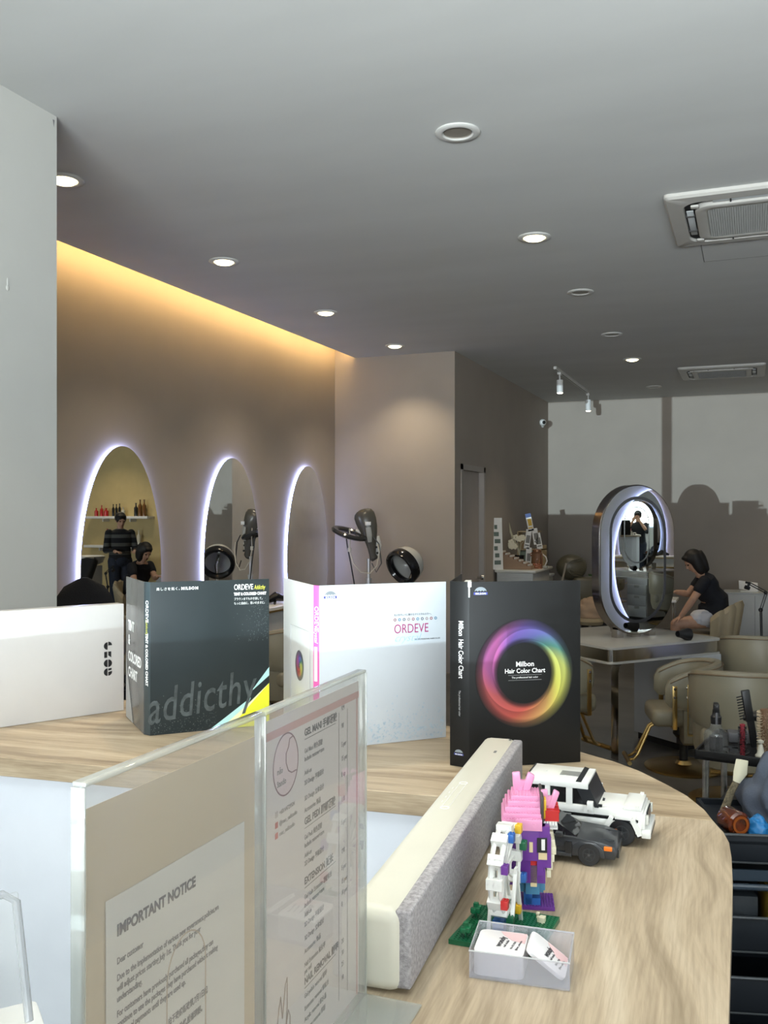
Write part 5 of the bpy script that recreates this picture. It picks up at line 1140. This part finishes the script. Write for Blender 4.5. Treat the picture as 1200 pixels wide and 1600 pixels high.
# shelf cube with product boxes behind
b_ = thing('display_shelf', 'small wooden display shelf with price boards on the white cabinet', 'shelf', at(.30, .66))
m = MB(); m.box(-.16, .16, -.12, .12, .0, .012); m.box(-.16, .16, -.12, .12, .22, .232); m.box(-.16, -.148, -.12, .12, .0, .45); m.box(.148, .16, -.12, .12, 0, .28); m.box(-.16, .10, -.12, .12, .44, .452)
obj('frame', m, mat('pale_wood', srgb(170, 150, 115), .6), b_, smooth=False)
m = MB(); m.box(-.14, .0, -.1, .08, .013, .20, bev=.003); m.box(.02, .13, -.1, .08, .013, .18, bev=.003); obj('product_box', m, mat('sage_card', srgb(120, 135, 118), .6), b_)
m = MB(); m.box(-.14, -.04, -.1, .05, .233, .40, bev=.003); obj('product_box', m, mat('tan_card', srgb(150, 125, 90), .6), b_)
for i, (x, z, h_, tilt, c_) in enumerate(((-.04, .235, .24, .14, 'w'), (.09, .29, .20, -.16, 'w'), (.02, .455, .22, -.20, 'b'), (-.02, .01, .24, .05, 'w'), (.13, .235, .20, -.18, 'w'))):
    b2 = thing('price_card', ['white price card between the brown box and the shelf post', 'white price card leaning at the right of the small shelf', 'tall card with a blue head and yellow picture on top of the small shelf', 'white price card standing low in the small shelf', 'lowest white price card slanting at the right end'][i], 'card', at(.30, .66)+Vector((x, -.13, z)), 0, 'price cards on the display shelf')
    m = MB(); m.box(-.035, .035, 0, .003, 0, h_, RY(tilt)); bo = obj('card', m, M_wplastic, b2, smooth=False)
    m = MB(); m.box(-.026, .026, -.0006, 0, h_*.15, h_*.22, RY(tilt)); m.box(-.02, .026, -.0006, 0, h_*.3, h_*.7, RY(tilt)); obj('print', m, mat('print_board2', (.2, .2, .19), .6) if c_ == 'w' else mat('print_yellow2', (.6, .38, .05), .6), bo, smooth=False)
    if c_ == 'b': m = MB(); m.box(-.035, .035, -.0008, 0, h_*.78, h_, RY(tilt)); obj('head', m, mat('print_blue2', (.06, .1, .25), .6), bo, smooth=False)
b_ = thing('desk_fan', 'small white curved device in front of the shelf on the white cabinet', 'device', at(.47, .49))
m = MB(); m.box(-.06, .06, -.03, .03, 0, .03, bev=.006); obj('foot', m, mat('dev_grey', (.35, .36, .32), .4), b_); m = MB(); m.tube([(.03, 0, .03), (.055, 0, .09), (.04, 0, .14), (.0, 0, .17)], .008); obj('arm', m, M_wplastic, b_)
# white side table with black cup
sT = P(846, 896, 12.5)
t = thing('side_table', 'small white side table with a black brush cup, right of the cabinet', 'side table', (sT.x, sT.y, 0), TH*0)
m = MB(); m.box(-.15, .15, -.15, .15, sT.z-.03, sT.z, bev=.006); obj('top', m, M_wplastic, t); m = MB(); m.box(-.13, .13, -.13, .13, .0, sT.z-.03, bev=.004); obj('body', m, mat('cab_white', (.50, .50, .48), .4), t)
t = thing('brush_cup', 'black cup of nail brushes on the small white side table', 'cup', (sT.x-.03, sT.y-.03, sT.z))
m = MB(); m.lathe([(.001, .001), (.035, .001), (.036, .13), (.033, .13), (.001, .12)], 20); obj('cup', m, M_black, t)
m = MB()
for k in range(6): m.tube([(.012*math.cos(k), .012*math.sin(k), .1), (.03*math.cos(k*1.1), .03*math.sin(k*1.1), .18+.01*(k % 3))], .003, 5)
obj('brushes', m, M_black, t)
# treatment chair
zc = 11.9
o0 = P(893, 886, zc); yb0 = (o0.x, o0.y, 0)
t = thing('treatment_chair', 'olive brown cushioned treatment chair with a round headrest near the back wall', 'chair', yb0)
ml = mat('olive_leather', (.10, .09, .06), .38, bump=.15, bscale=14)
Mk = RZ(TH)
m = MB(); m.ball((0, 0, o0.z), (.20, .13, .17), Mk, 24); hc = obj('headrest', m, ml, t)
m = MB()
for k in range(7):
    a_ = -1.2+k*.4; m.tube([(-.13+.0, -.09, o0.z+.02), (-.02+.0, -.128, o0.z+.10*math.sin(a_)), (.12, -.10, o0.z+.13*math.sin(a_))], .006, 6, Mk)
obj('pleats', m, ml, hc)
m = MB(); m.box(-.10, .22, -.14, .12, .45, o0.z-.12, Mk @ TR(.10, 0, 0), bev=.06, seg=4); obj('backrest', m, ml, t)
m = MB(); m.box(-.05, .75, -.30, .30, .30, .50, Mk @ TR(.15, -.15, 0), bev=.06, seg=4); obj('seat', m, M_beige2, t)
m = MB(); m.box(-.05, .75, -.34, -.28, .46, .62, Mk @ TR(.15, -.15, 0), bev=.03, seg=3); obj('armrest', m, M_beige2, t)
m = MB(); m.box(.0, .7, -.25, .25, .0, .29, Mk @ TR(.15, -.15, 0)); obj('base', m, mat('chair_base_dark', (.03, .025, .02), .6), t)
m = MB(); m.tube([(-.17, -.16, .72), (-.10, -.16, o0.z+.06)], .014, 8, Mk); obj('side_bar', m, mat('bar_tan', (.3, .27, .22), .5), t)
bm = heap(0, 0, 0, .15, .12, .22, .2, 5.5, 28); bmesh.ops.transform(bm, matrix=Matrix.Translation(P(922, 965, 11.2)), verts=bm.verts)
p = P(922, 965, 11.2)
t = thing('stool', 'round cream stool under the peach blanket left of the standing mirror', 'stool', (p.x, p.y, 0))
m = MB(); m.lathe([(.001, p.z-.08), (.15, p.z-.08), (.165, p.z-.04), (.15, p.z-.001), (.001, p.z)], 28); obj('cushion', m, M_beige2, t)
m = MB(); m.tube([(0, 0, .03), (0, 0, p.z-.08)], .025, 12); m.lathe([(.001, 0), (.16, 0), (.16, .012), (.03, .035), (.001, .035)], 28); obj('base', m, M_chrome, t)
solo('blanket', bm, mat('peach_blanket', srgb(178, 152, 128), .9), 'peach blanket bunched on a stool left of the standing mirror', 'blanket', ang=180)
q0 = P(925, 905, 12.9)
t = thing('potted_flower', 'tiny red and green flower arrangement left of the standing mirror rim', 'flowers', (q0.x, q0.y, q0.z-.06))
m = MB(); m.lathe([(.001, 0), (.03, 0), (.035, .05), (.001, .05)], 14); obj('pot', m, M_black, t); m = MB()
for k in range(5): m.ball((.03*math.cos(k*1.3), .03*math.sin(k*1.3), .075+.01*(k % 2)), .02, n=8)
obj('petals', m, mat('petal_red', (.45, .03, .02), .6), t); m = MB()
for k in range(4): m.tube([(0, 0, .05), (-.05+.02*k, .01, .13)], [.003, .008], 5)
obj('leaves', m, mat('leaf_green', (.05, .13, .03), .6), t)
st = R((925-600)/1440*11.3, 11.3, -CAMZ); m = MB(); m.box(-.14, .14, -.1, .1, 0, q0.z-.06, TR(q0.x, q0.y, 0) @ RZ(TH)); solo('towel_cart', m, mat('cab_white', (.5, .5, .48), .4), 'narrow white cart with flowers on top left of the standing mirror', 'cart')

# ------------------------------------------------------------------ right background: shell chair, cabinet, lamp
zW = 10.1; WX = (1090-600)/1440*zW
def WP(u, v, d=0): z = zW+d; return P(u, v, z)
seatc = WP(1110, 990)
t = thing('shell_chair', 'cream tub chair with a scalloped shell back under the seated woman', 'chair', (seatc.x, seatc.y, 0), HD(-.86, .5))
sz = seatc.z
m = MB(); m.lathe([(.001, sz-.10), (.22, sz-.10), (.25, sz-.06), (.25, sz-.01), (.22, sz+.015), (.001, sz+.015)], 40, sx=1.05); obj('seat', m, M_beige2, t)
m = MB(); rings = []; n = 60
for k in range(n+1):
    a = math.radians(100+160*k/n); q = abs(k/n-.5)*2; top = sz+.36-.16*q**2.2; sc_l = .018*abs(math.sin(k/n*PI*6)); bot = sz-.10
    c_, s_ = math.cos(a), math.sin(a); R0, R1 = .235+sc_l*.5, .31+sc_l
    rings.append([(R0*c_, R0*s_, bot), ((R0+.035)*c_, (R0+.035)*s_, bot), ((R1+.02)*c_, (R1+.02)*s_, top-.05+sc_l), ((R1)*c_, (R1)*s_, top+sc_l), ((R1-.03)*c_, (R1-.03)*s_, top-.01+sc_l), ((R0-.02)*c_, (R0-.02)*s_, sz)])
m.loft(rings); obj('shell_back', m, M_beige2, t)
m = MB(); m.tube([(0, 0, .06), (0, 0, sz-.1)], .03, 12); m.lathe([(.001, 0), (.24, 0), (.24, .015), (.03, .05), (.001, .05)], 30); obj('base', m, M_chrome, t)
cb_ = P(1140, 926, 11.4); cb2 = R((1172-600)/1440*11.4, 11.4, -CAMZ)
t = thing('storage_cabinet', 'plain white cabinet behind the tub chair, at the right edge', 'cabinet', cb2, 0)
m = MB(); m.box(-.30, .42, -.0, .42, .03, cb_.z-.02, bev=.004); obj('cabinet_body', m, mat('cab_white2', (.42, .43, .42), .45), t); m = MB(); m.box(-.31, .43, -.01, .43, cb_.z-.02, cb_.z, bev=.003); obj('cabinet_top', m, mat('cab_white2', (.42, .43, .42), .45), t)
m = MB(); m.box(.055, .058, -.004, .0, .05, cb_.z-.04); obj('door_gap', m, M_black, t)
m = MB(); m.box(-.28, .40, .02, .40, 0, .03); obj('plinth', m, M_black, t)
Mt = Matrix.Translation((cb2.x-.02, cb2.y+.14, cb_.z+.002)) @ RZ(TH) @ RY(.14); m = MB(); m.box(-.12, .12, -.012, .0, .016, .13, Mt @ RX(-.45), bev=.002); m.box(-.11, .11, -.03, .06, .0, .016, Matrix.Translation((cb2.x-.02, cb2.y+.14, cb_.z+.0)) @ RZ(TH), bev=.002)
solo('white_tray', m, M_wplastic, 'white tray board tilted on the storage cabinet behind the lamp arm', 'tray')
q = lambda u, v: P(u, v, 9.9)
p0 = q(1190, 1003); t = thing('clamp_lamp', 'black jointed work lamp with a double arm at the right edge', 'lamp', (p0.x, p0.y, 0))
m = MB(); m.tube([Vector((p0.x, p0.y, .04)), q(1190, 1003), q(1189, 955)], .013, 10); m.lathe([(.001, 0), (.16, 0), (.16, .02), (.03, .04), (.001, .04)], 28, TR(p0.x, p0.y, 0)); obj('pole', m, M_black, t, world=True)
for (a_, b2) in (((1189, 952), (1197, 927)), ((1196, 925), (1170, 911))):
    m = MB()
    for d in (-1.6, 1.6):
        n_ = Vector((b2[1]-a_[1], a_[0]-b2[0])).normalized(); m.tube([q(a_[0]+n_.x*d, a_[1]+n_.y*d), q(b2[0]+n_.x*d, b2[1]+n_.y*d)], .0055, 6)
    obj('lamp_arm', m, M_black, t, world=True)
m = MB(); m.ball(q(1196.5, 926), .022, n=10); m.ball(q(1188.5, 953), .024, n=10); obj('joint', m, M_black, t, world=True)
m = MB(); m.tube([q(1165, 910), q(1171, 911), q(1168, 918)], [.012, .02, .012], 8); m.tube([q(1164, 917), q(1171, 919.5)], [.022, .02], 10); obj('lamp_head', m, M_black, t, world=True)

# manicure table and cloth before the woman
mt = WP(1040, 992, -.35)
# ------------------------------------------------------------------ people
def fuse(bm, vox=.006, sm=3):
    me = bpy.data.meshes.new('tmp'); bm.to_mesh(me); bm.free()
    o = bpy.data.objects.new('tmp', me); COL.objects.link(o)
    md = o.modifiers.new('r', 'REMESH'); md.mode = 'VOXEL'; md.voxel_size = vox
    s = o.modifiers.new('s', 'SMOOTH'); s.iterations = sm; s.factor = .5
    bpy.context.view_layer.update(); dg = bpy.context.evaluated_depsgraph_get()
    m2 = bpy.data.meshes.new_from_object(o.evaluated_get(dg)); bpy.data.objects.remove(o); bpy.data.meshes.remove(me)
    b2 = bmesh.new(); b2.from_mesh(m2); bpy.data.meshes.remove(m2); return b2
SKIN = mat('skin', (.52, .30, .20), .5, noise=.06, nscale=30); HAIR = mat('black_hair', (.010, .008, .007), .6, noise=.3, nscale=80)
def limb(m, pts, rs, n=14, side=None):
    m.tube(pts, rs, n, side=side)
    for p, r in zip(pts, rs):
        if not isinstance(r, (list, tuple)): m.ball(p, r, n=12)
def handm(m, w, d, pn, curl=.5, s=1.0):
    """hand at wrist w pointing along d, palm normal pn"""
    d = d.normalized(); pn = (pn-d*pn.dot(d)).normalized(); sd = d.cross(pn)
    m.tube([w, w+d*.03*s, w+d*.075*s], [(.014*s, .022*s), (.013*s, .036*s), (.011*s, .038*s)], 12, side=pn)
    for k, (off, L) in enumerate(((-.028, .068), (-.010, .076), (.009, .072), (.027, .056))):
        b = w+d*.072*s+sd*off*s; p1 = b+(d*.45*L+pn*(-.10*curl*L)+sd*off*.12)*s; p2 = p1+(d*.30*L*(1-curl*.3)-pn*.32*L*curl)*s; p3 = p2+(d*.22*L*(1-curl*.6)-pn*.26*L*curl)*s
        m.tube([b-d*.012*s, p1, p2, p3], [.0088*s, .0084*s, .0078*s, .0062*s], 8)
        m.ball(p3, .0064*s, n=8)
    b = w+d*.022*s-sd*.026*s; p1 = b+(d*.028-sd*.024-pn*.006)*s; p2 = p1+(d*.028-sd*.008-pn*.008)*s
    m.tube([b, p1, p2], [.012*s, .0098*s, .0078*s], 8); m.ball(p2, .0079*s, n=8)
def headm(m, c, f, up, s=1.0):
    """skull, jaw, nose, lips, ears; c head centre, f facing, up crown direction"""
    f = f.normalized(); up = (up-f*up.dot(f)).normalized(); sd = up.cross(f)
    B = Matrix(((f.x, sd.x, up.x, c.x), (f.y, sd.y, up.y, c.y), (f.z, sd.z, up.z, c.z), (0, 0, 0, 1)))
    m.ball((-.008*s, 0, .022*s), (.096*s, .076*s, .092*s), B, 20); m.ball((.026*s, 0, -.038*s), (.062*s, .056*s, .072*s), B, 18); m.ball((.056*s, 0, -.086*s), (.026*s, .028*s, .022*s), B, 12)
    m.tube([(.082*s, 0, .012*s), (.104*s, 0, -.024*s), (.090*s, 0, -.032*s)], [.007*s, .013*s, .010*s], 8, B)
    m.ball((.084*s, 0, -.052*s), (.010*s, .022*s, .006*s), B, 10); m.ball((.081*s, 0, -.062*s), (.010*s, .018*s, .006*s), B, 10)
    for q in (-1, 1): m.ball((.0, q*.076*s, -.004*s), (.018*s, .010*s, .030*s), B, 10); m.ball((.072*s, q*.03*s, .022*s), (.016*s, .022*s, .007*s), B, 10)
    return B
def face_parts(par, B, s=1.0):
    for q in (-1, 1):
        m = MB(); m.ball((.078*s, q*.031*s, .006*s), (.012*s, .014*s, .008*s), B, 12); e = obj('eye', m, mat('eye_dark', (.03, .02, .015), .2), par, world=True)
    m = MB(); m.tube([(.0935*s, -.02*s, -.057*s), (.095*s, 0, -.057*s), (.0935*s, .02*s, -.057*s)], [.002, .0045*s, .002], 8, B); obj('mouth', m, mat('lip_red', (.35, .08, .07), .4), par, world=True)

def person(name_label, loc, build):
    t = thing('person', name_label, 'person', loc); build(t); return t
# seated woman, in the picture plane at zW
fwd = (R(-1, 0)-R(0, 0)); dep = (R(0, 1)-R(0, 0)); UP = Vector((0, 0, 1))
def woman(t):
    hip = WP(1112, 966); chest = WP(1106, 925); sh = WP(1100, 905); neck = WP(1094, 897); head = WP(1083, 877)
    bm = MB()
    limb(bm, [neck, WP(1088, 887)], [.048, .045])
    B = headm(bm, head, fwd*.80-UP*.60, UP*.8+fwd*.6, .98)
    bm.tube([hip-UP*.03, hip, WP(1118, 950), chest, sh, neck], [(.10, .10), (.16, .13), (.135, .10), (.15, .115), (.17, .09), (.06, .05)], 24, side=dep)
    hands = []
    for s_, shp, el, wr, hd in ((-1, WP(1101, 909, -.17), WP(1083, 936, -.22), WP(1064, 963, -.16), (-.75, -.45)), (1, WP(1096, 905, .16), WP(1075, 928, .15), WP(1057, 925, .10), (-1, .08))):
        limb(bm, [shp, (shp+el)/2, el, (el*2+wr)/3, wr], [.050, .045, .038, .038, .026]); handm(bm, wr, (fwd*-hd[0]+UP*hd[1]), UP*.8+fwd*.3, .5)
    for s_ in (-1, 1):
        h0 = WP(1112, 968, s_*.09); kn = WP(1056, 975, s_*.10); an = WP(1052, 1030, s_*.09); an.z = .09
        limb(bm, [h0, (h0+kn)/2, kn], [.088, .078, .058]); limb(bm, [kn, kn*.6+an*.4, an], [.056, .052, .035])
        bm.tube([an+Vector((0, 0, -.02)), an+fwd*.06+Vector((0, 0, -.045)), an+fwd*.15+Vector((0, 0, -.06))], [(.045, .035), (.028, .042), (.015, .036)], 12, side=UP)
    body = obj('body', fuse(bm.bm), SKIN, t, world=True, ang=180)
    face_parts(body, B, .98)
    g = MB()
    g.tube([WP(1114, 962), WP(1115, 948), WP(1117, 935), chest, WP(1104, 912), sh, WP(1097, 900), WP(1095, 897)], [(.20, .160), (.198, .155), (.18, .138), (.172, .130), (.185, .118), (.19, .105), (.11, .075), (.06, .056)], 28, side=dep)
    for shp, el in ((WP(1101, 908, -.17), WP(1092, 921, -.20)), (WP(1096, 904, .16), WP(1087, 915, .16))): limb(g, [shp, el], [.064, .060])
    obj('tshirt', fuse(g.bm), mat('black_tshirt', (.008, .009, .014), .85), t, world=True, label='black short-sleeved top', ang=180)
    g = MB(); g.tube([hip-UP*.05, hip, WP(1118, 951)], [(.13, .125), (.175, .145), (.155, .118)], 24, side=dep)
    for s_ in (-1, 1): limb(g, [WP(1113, 967, s_*.09), WP(1091, 966, s_*.10)], [.105, .094])
    obj('shorts', fuse(g.bm), mat('white_shorts', (.62, .62, .66), .8), t, world=True, label='white shorts', ang=180)
    g = MB(); g.ball((-.022, 0, .036), (.102, .092, .096), B, 24)
    g.tube([WP(1088, 866), WP(1094, 872), WP(1099, 881), WP(1103, 890), WP(1101, 897)], [(.085, .075), (.09, .062), (.09, .048), (.07, .035), (.03, .015)], 18, side=dep)
    for q_ in (-1, 1): g.tube([WP(1084, 866, q_*.04), WP(1088, 875, q_*.055), WP(1092, 884, q_*.055), WP(1096, 892, q_*.052), WP(1098, 898, q_*.04)], [(.055, .055), (.055, .065), (.05, .065), (.04, .05), (.015, .02)], 12, side=dep)
    g.ball((.055, 0, .088), (.035, .06, .022), B, 14)
    obj('hair', fuse(g.bm, .009, 10), HAIR, t, world=True, label='straight black shoulder-length hair', ang=180)
person('seated woman in a black top and white shorts leaning forward in the tub chair', (seatc.x, seatc.y, .0), woman)

# standing hairdresser, seen in the first oval mirror
def stander(t, base, f, hgt, shirt, kind):
    f = Vector((math.cos(f), math.sin(f), 0)); sd = Vector((-f.y, f.x, 0)); b = Vector(base); k = hgt/1.70
    J = lambda x, y, z: b+f*x*k+sd*y*k+Vector((0, 0, z*k))
    bm = MB(); B = headm(bm, J(.03, 0, 1.575), f*.95-UP*.3, UP, k); limb(bm, [J(0, 0, 1.40), J(.01, 0, 1.50)], [.052*k, .05*k])
    bm.tube([J(0, 0, .88), J(0, 0, .98), J(0, 0, 1.12), J(0, 0, 1.28), J(0, 0, 1.38), J(0, 0, 1.43)], [(.14*k, .10*k), (.165*k, .115*k), (.135*k, .10*k), (.165*k, .12*k), (.18*k, .09*k), (.06*k, .05*k)], 24, side=sd)
    arms = []
    for s_ in (-1, 1):
        if kind == 'photo': sh, el, wr, hd = J(0, s_*.18, 1.37), J(.18, s_*.24, 1.22), J(.20, s_*.08, 1.46), (f*-.1+UP*.9-sd*s_*.5)
        else: sh, el, wr, hd = J(0, s_*.18, 1.37), J(.04, s_*.24, 1.10), J(.27, s_*.15, 1.08), (f+sd*-.3*s_)
        limb(bm, [sh, (sh+el)/2, el, (el*2+wr)/3, wr], [.052*k, .047*k, .040*k, .040*k, .027*k]); handm(bm, wr, hd, UP if kind != 'photo' else -f, .6, k); arms.append((sh, el, wr))
        h0, kn, an = J(0, s_*.09, .90), J(.02, s_*.095, .50), J(-.01, s_*.10, .09)
        limb(bm, [h0, (h0+kn)/2, kn, kn*.6+an*.4, an], [.092*k, .082*k, .058*k, .055*k, .038*k]); bm.tube([an-UP*.02, an+f*.08-UP*.05, an+f*.17-UP*.065], [(.045, .035), (.030, .042), (.015, .036)], 12, side=UP)
    body = obj('body', fuse(bm.bm, .007), SKIN, t, world=True, ang=180); face_parts(body, B, k)
    g = MB(); g.tube([J(0, 0, .90), J(0, 0, 1.0), J(0, 0, 1.14), J(0, 0, 1.28), J(0, 0, 1.385), J(0, 0, 1.44)], [(.175*k, .13*k), (.18*k, .13*k), (.165*k, .125*k), (.185*k, .138*k), (.195*k, .105*k), (.065*k, .06*k)], 28, side=sd)
    for sh, el, wr in arms: limb(g, [sh, el]+([(el*1+wr*3)/4] if kind != 'photo' else []), [.066*k, .054*k]+([.042*k] if kind != 'photo' else []))
    obj('top', fuse(g.bm, .007), shirt, t, world=True, ang=180)
    g = MB()
    for s_ in (-1, 1): limb(g, [J(0, s_*.09, .92), J(.01, s_*.095, .50), J(-.01, s_*.10, .12)], [.11*k, .078*k, .062*k])
    g.ball(J(0, 0, .93), (.15*k, .15*k, .12*k)); obj('trousers', fuse(g.bm, .008), mat('dark_denim', (.015, .02, .035), .8), t, world=True, ang=180)
    g = MB(); g.ball((-.022*k, 0, .036*k), (.106*k, .092*k, .098*k), B, 24); g.ball((.05*k, 0, .085*k), (.05*k, .07*k, .03*k), B, 14)
    if kind == 'photo': g.ball((-.05*k, 0, -.02*k), (.06*k, .08*k, .06*k), B, 16)
    obj('hair', fuse(g.bm, .007, 3), HAIR, t, world=True, ang=180)
stripe = bpy.data.materials.new('striped_knit'); stripe.use_nodes = True; nt = stripe.node_tree; bs = nt.nodes['Principled BSDF']
tc = nt.nodes.new('ShaderNodeTexCoord'); sx = nt.nodes.new('ShaderNodeSeparateXYZ'); nt.links.new(tc.outputs['Object'], sx.inputs[0])
ml_ = nt.nodes.new('ShaderNodeMath'); ml_.operation = 'MULTIPLY'; ml_.inputs[1].default_value = 7.5; nt.links.new(sx.outputs[2], ml_.inputs[0])
fr = nt.nodes.new('ShaderNodeMath'); fr.operation = 'FRACT'; nt.links.new(ml_.outputs[0], fr.inputs[0])
cr = nt.nodes.new('ShaderNodeValToRGB'); cr.color_ramp.interpolation = 'CONSTANT'; cr.color_ramp.elements[0].color = (.012, .012, .014, 1); cr.color_ramp.elements[1].position = .6; cr.color_ramp.elements[1].color = (.10, .10, .09, 1)
nt.links.new(fr.outputs[0], cr.inputs[0]); nt.links.new(cr.outputs[0], bs.inputs['Base Color']); bs.inputs['Roughness'].default_value = .9
t = thing('person', 'standing hairdresser in a dark striped jumper, seen in the first oval mirror', 'person', (.96, 12.1, 0))
stander(t, (.96, 12.1, 0), math.radians(215), 1.68, stripe, 'work')
t = thing('person', 'standing photographer in a black T-shirt, seen tiny in the desk mirror', 'person', (.12, -.42, 0))
stander(t, (.12, -.46, 0), math.radians(108), 1.74, mat('black_tshirt', (.008, .009, .014), .85), 'photo')

# ------------------------------------------------------------------ shelf wall seen in the first mirror
def shelf(x0, x1, z, lab):
    tt = thing('wall_shelf', lab, 'shelf', ((x0+x1)/2, YB-.001, z), 0, 'shelves on the cream wall')
    obj('board', MB().box(-(x1-x0)/2, (x1-x0)/2, -.22, 0, -.045, 0, bev=.003), M_wplastic, tt)
    m = MB()
    for x in (-.3, .3): m.box(x-.01, x+.01, -.18, 0, -.10, -.045)
    obj('bracket', m, M_wplastic, tt); return tt
shelf(1.60, 3.0, CAMZ-.03, 'upper white bottle shelf on the cream wall, seen in the first oval mirror')
shelf(1.75, 3.0, CAMZ-.56, 'lower white bottle shelf on the cream wall, seen in the first oval mirror')
def bottle(x, z, h, r, c, lab, grp='bottles on the shelves in the mirror'):
    m = MB(); m.lathe([(.001, 0), (r, 0), (r, h*.62), (r*.45, h*.74), (r*.35, h*.78), (r*.35, h*.93), (r*.45, h*.93), (r*.45, h), (.001, h)], 14, TR(x, YB-.11, z))
    solo('bottle', m, c, lab, 'bottle', grp)
mr = mat('red_bottle', (.4, .02, .02), .3); mbk = mat('dark_bottle', (.015, .015, .015), .25); mbr = mat('brown_bottle', (.16, .07, .02), .2); mcl = mat('pale_bottle', (.5, .48, .4), .3)
zs = CAMZ-.03
for i, (x, h, r, c) in enumerate(((2.80, .15, .035, mr), (2.68, .20, .03, mr), (2.58, .15, .045, mr), (2.42, .22, .025, mbk), (2.35, .22, .025, mbk), (2.28, .23, .025, mbk), (2.2, .16, .035, mcl), (1.92, .24, .035, mbk), (1.83, .30, .035, mbr), (1.74, .30, .035, mbr))):
    bottle(x, zs, h, r, c, ['low red bottle first on the upper shelf', 'taller red bottle on the upper shelf', 'widest red bottle on the upper shelf', 'first slim black bottle beside the red ones', 'middle slim black bottle on the upper shelf', 'last slim black bottle on the upper shelf', 'pale squat bottle on the upper shelf', 'short black bottle beside two brown ones', 'inner tall brown bottle on the upper shelf', 'outer tall brown bottle on the upper shelf'][i]+', in the mirror')
zs = CAMZ-.56
for i, (x, h, r, c) in enumerate(((2.55, .30, .035, mr), (1.98, .25, .04, mbk), (1.86, .28, .035, mcl))): bottle(x, zs, h, r, c, ['red bottle on the lower shelf', 'black bottle on the lower shelf', 'pale bottle on the lower shelf'][i]+', in the mirror')
# black washing chair near the shelf wall
t = thing('shampoo_chair', 'black reclining shampoo chair before the shelf wall, seen in the first mirror', 'chair', (1.5, 11.2, 0))
m = MB(); m.box(-.3, .3, -.55, .35, .30, .46, bev=.06, seg=3); obj('seat', m, M_black, t); m = MB(); m.box(-.3, .3, -.08, .08, -.0, .62, TR(0, .36, .42) @ RX(-.5), bev=.06, seg=3); obj('backrest', m, M_black, t)
m = MB(); m.box(-.22, .22, -.4, .25, 0, .3); obj('base', m, M_black, t); m = MB(); m.lathe([(.10, 0), (.22, .06), (.26, .16), (.23, .17), (.08, .04)], 28, TR(0, .80, .82)); m.box(-.15, .15, .65, .95, 0, .83); obj('basin', m, M_wplastic, t)
# manicure table in front of the woman with a white folded lamp arm
p = WP(1030, 985, .0); mtx, mty = (WP(1020, 985, .1)).x, (WP(1020, 985, .1)).y
t = thing('manicure_table', 'white manicure table in front of the seated woman, behind the standing mirror', 'table', (mtx-.12, mty+.45, 0))
m = MB(); m.box(-.35, .35, -.22, .22, .66, .69, bev=.006); obj('top', m, M_wplastic, t)
for sx_ in (-1, 1):
    for sy_ in (-1, 1): m = MB(); m.tube([(sx_*.31, sy_*.18, 0), (sx_*.31, sy_*.18, .66)], .014, 10); obj('leg', m, M_chrome, t)
q = lambda x, y, z: (mtx-.12+x, mty+.45+y, z)
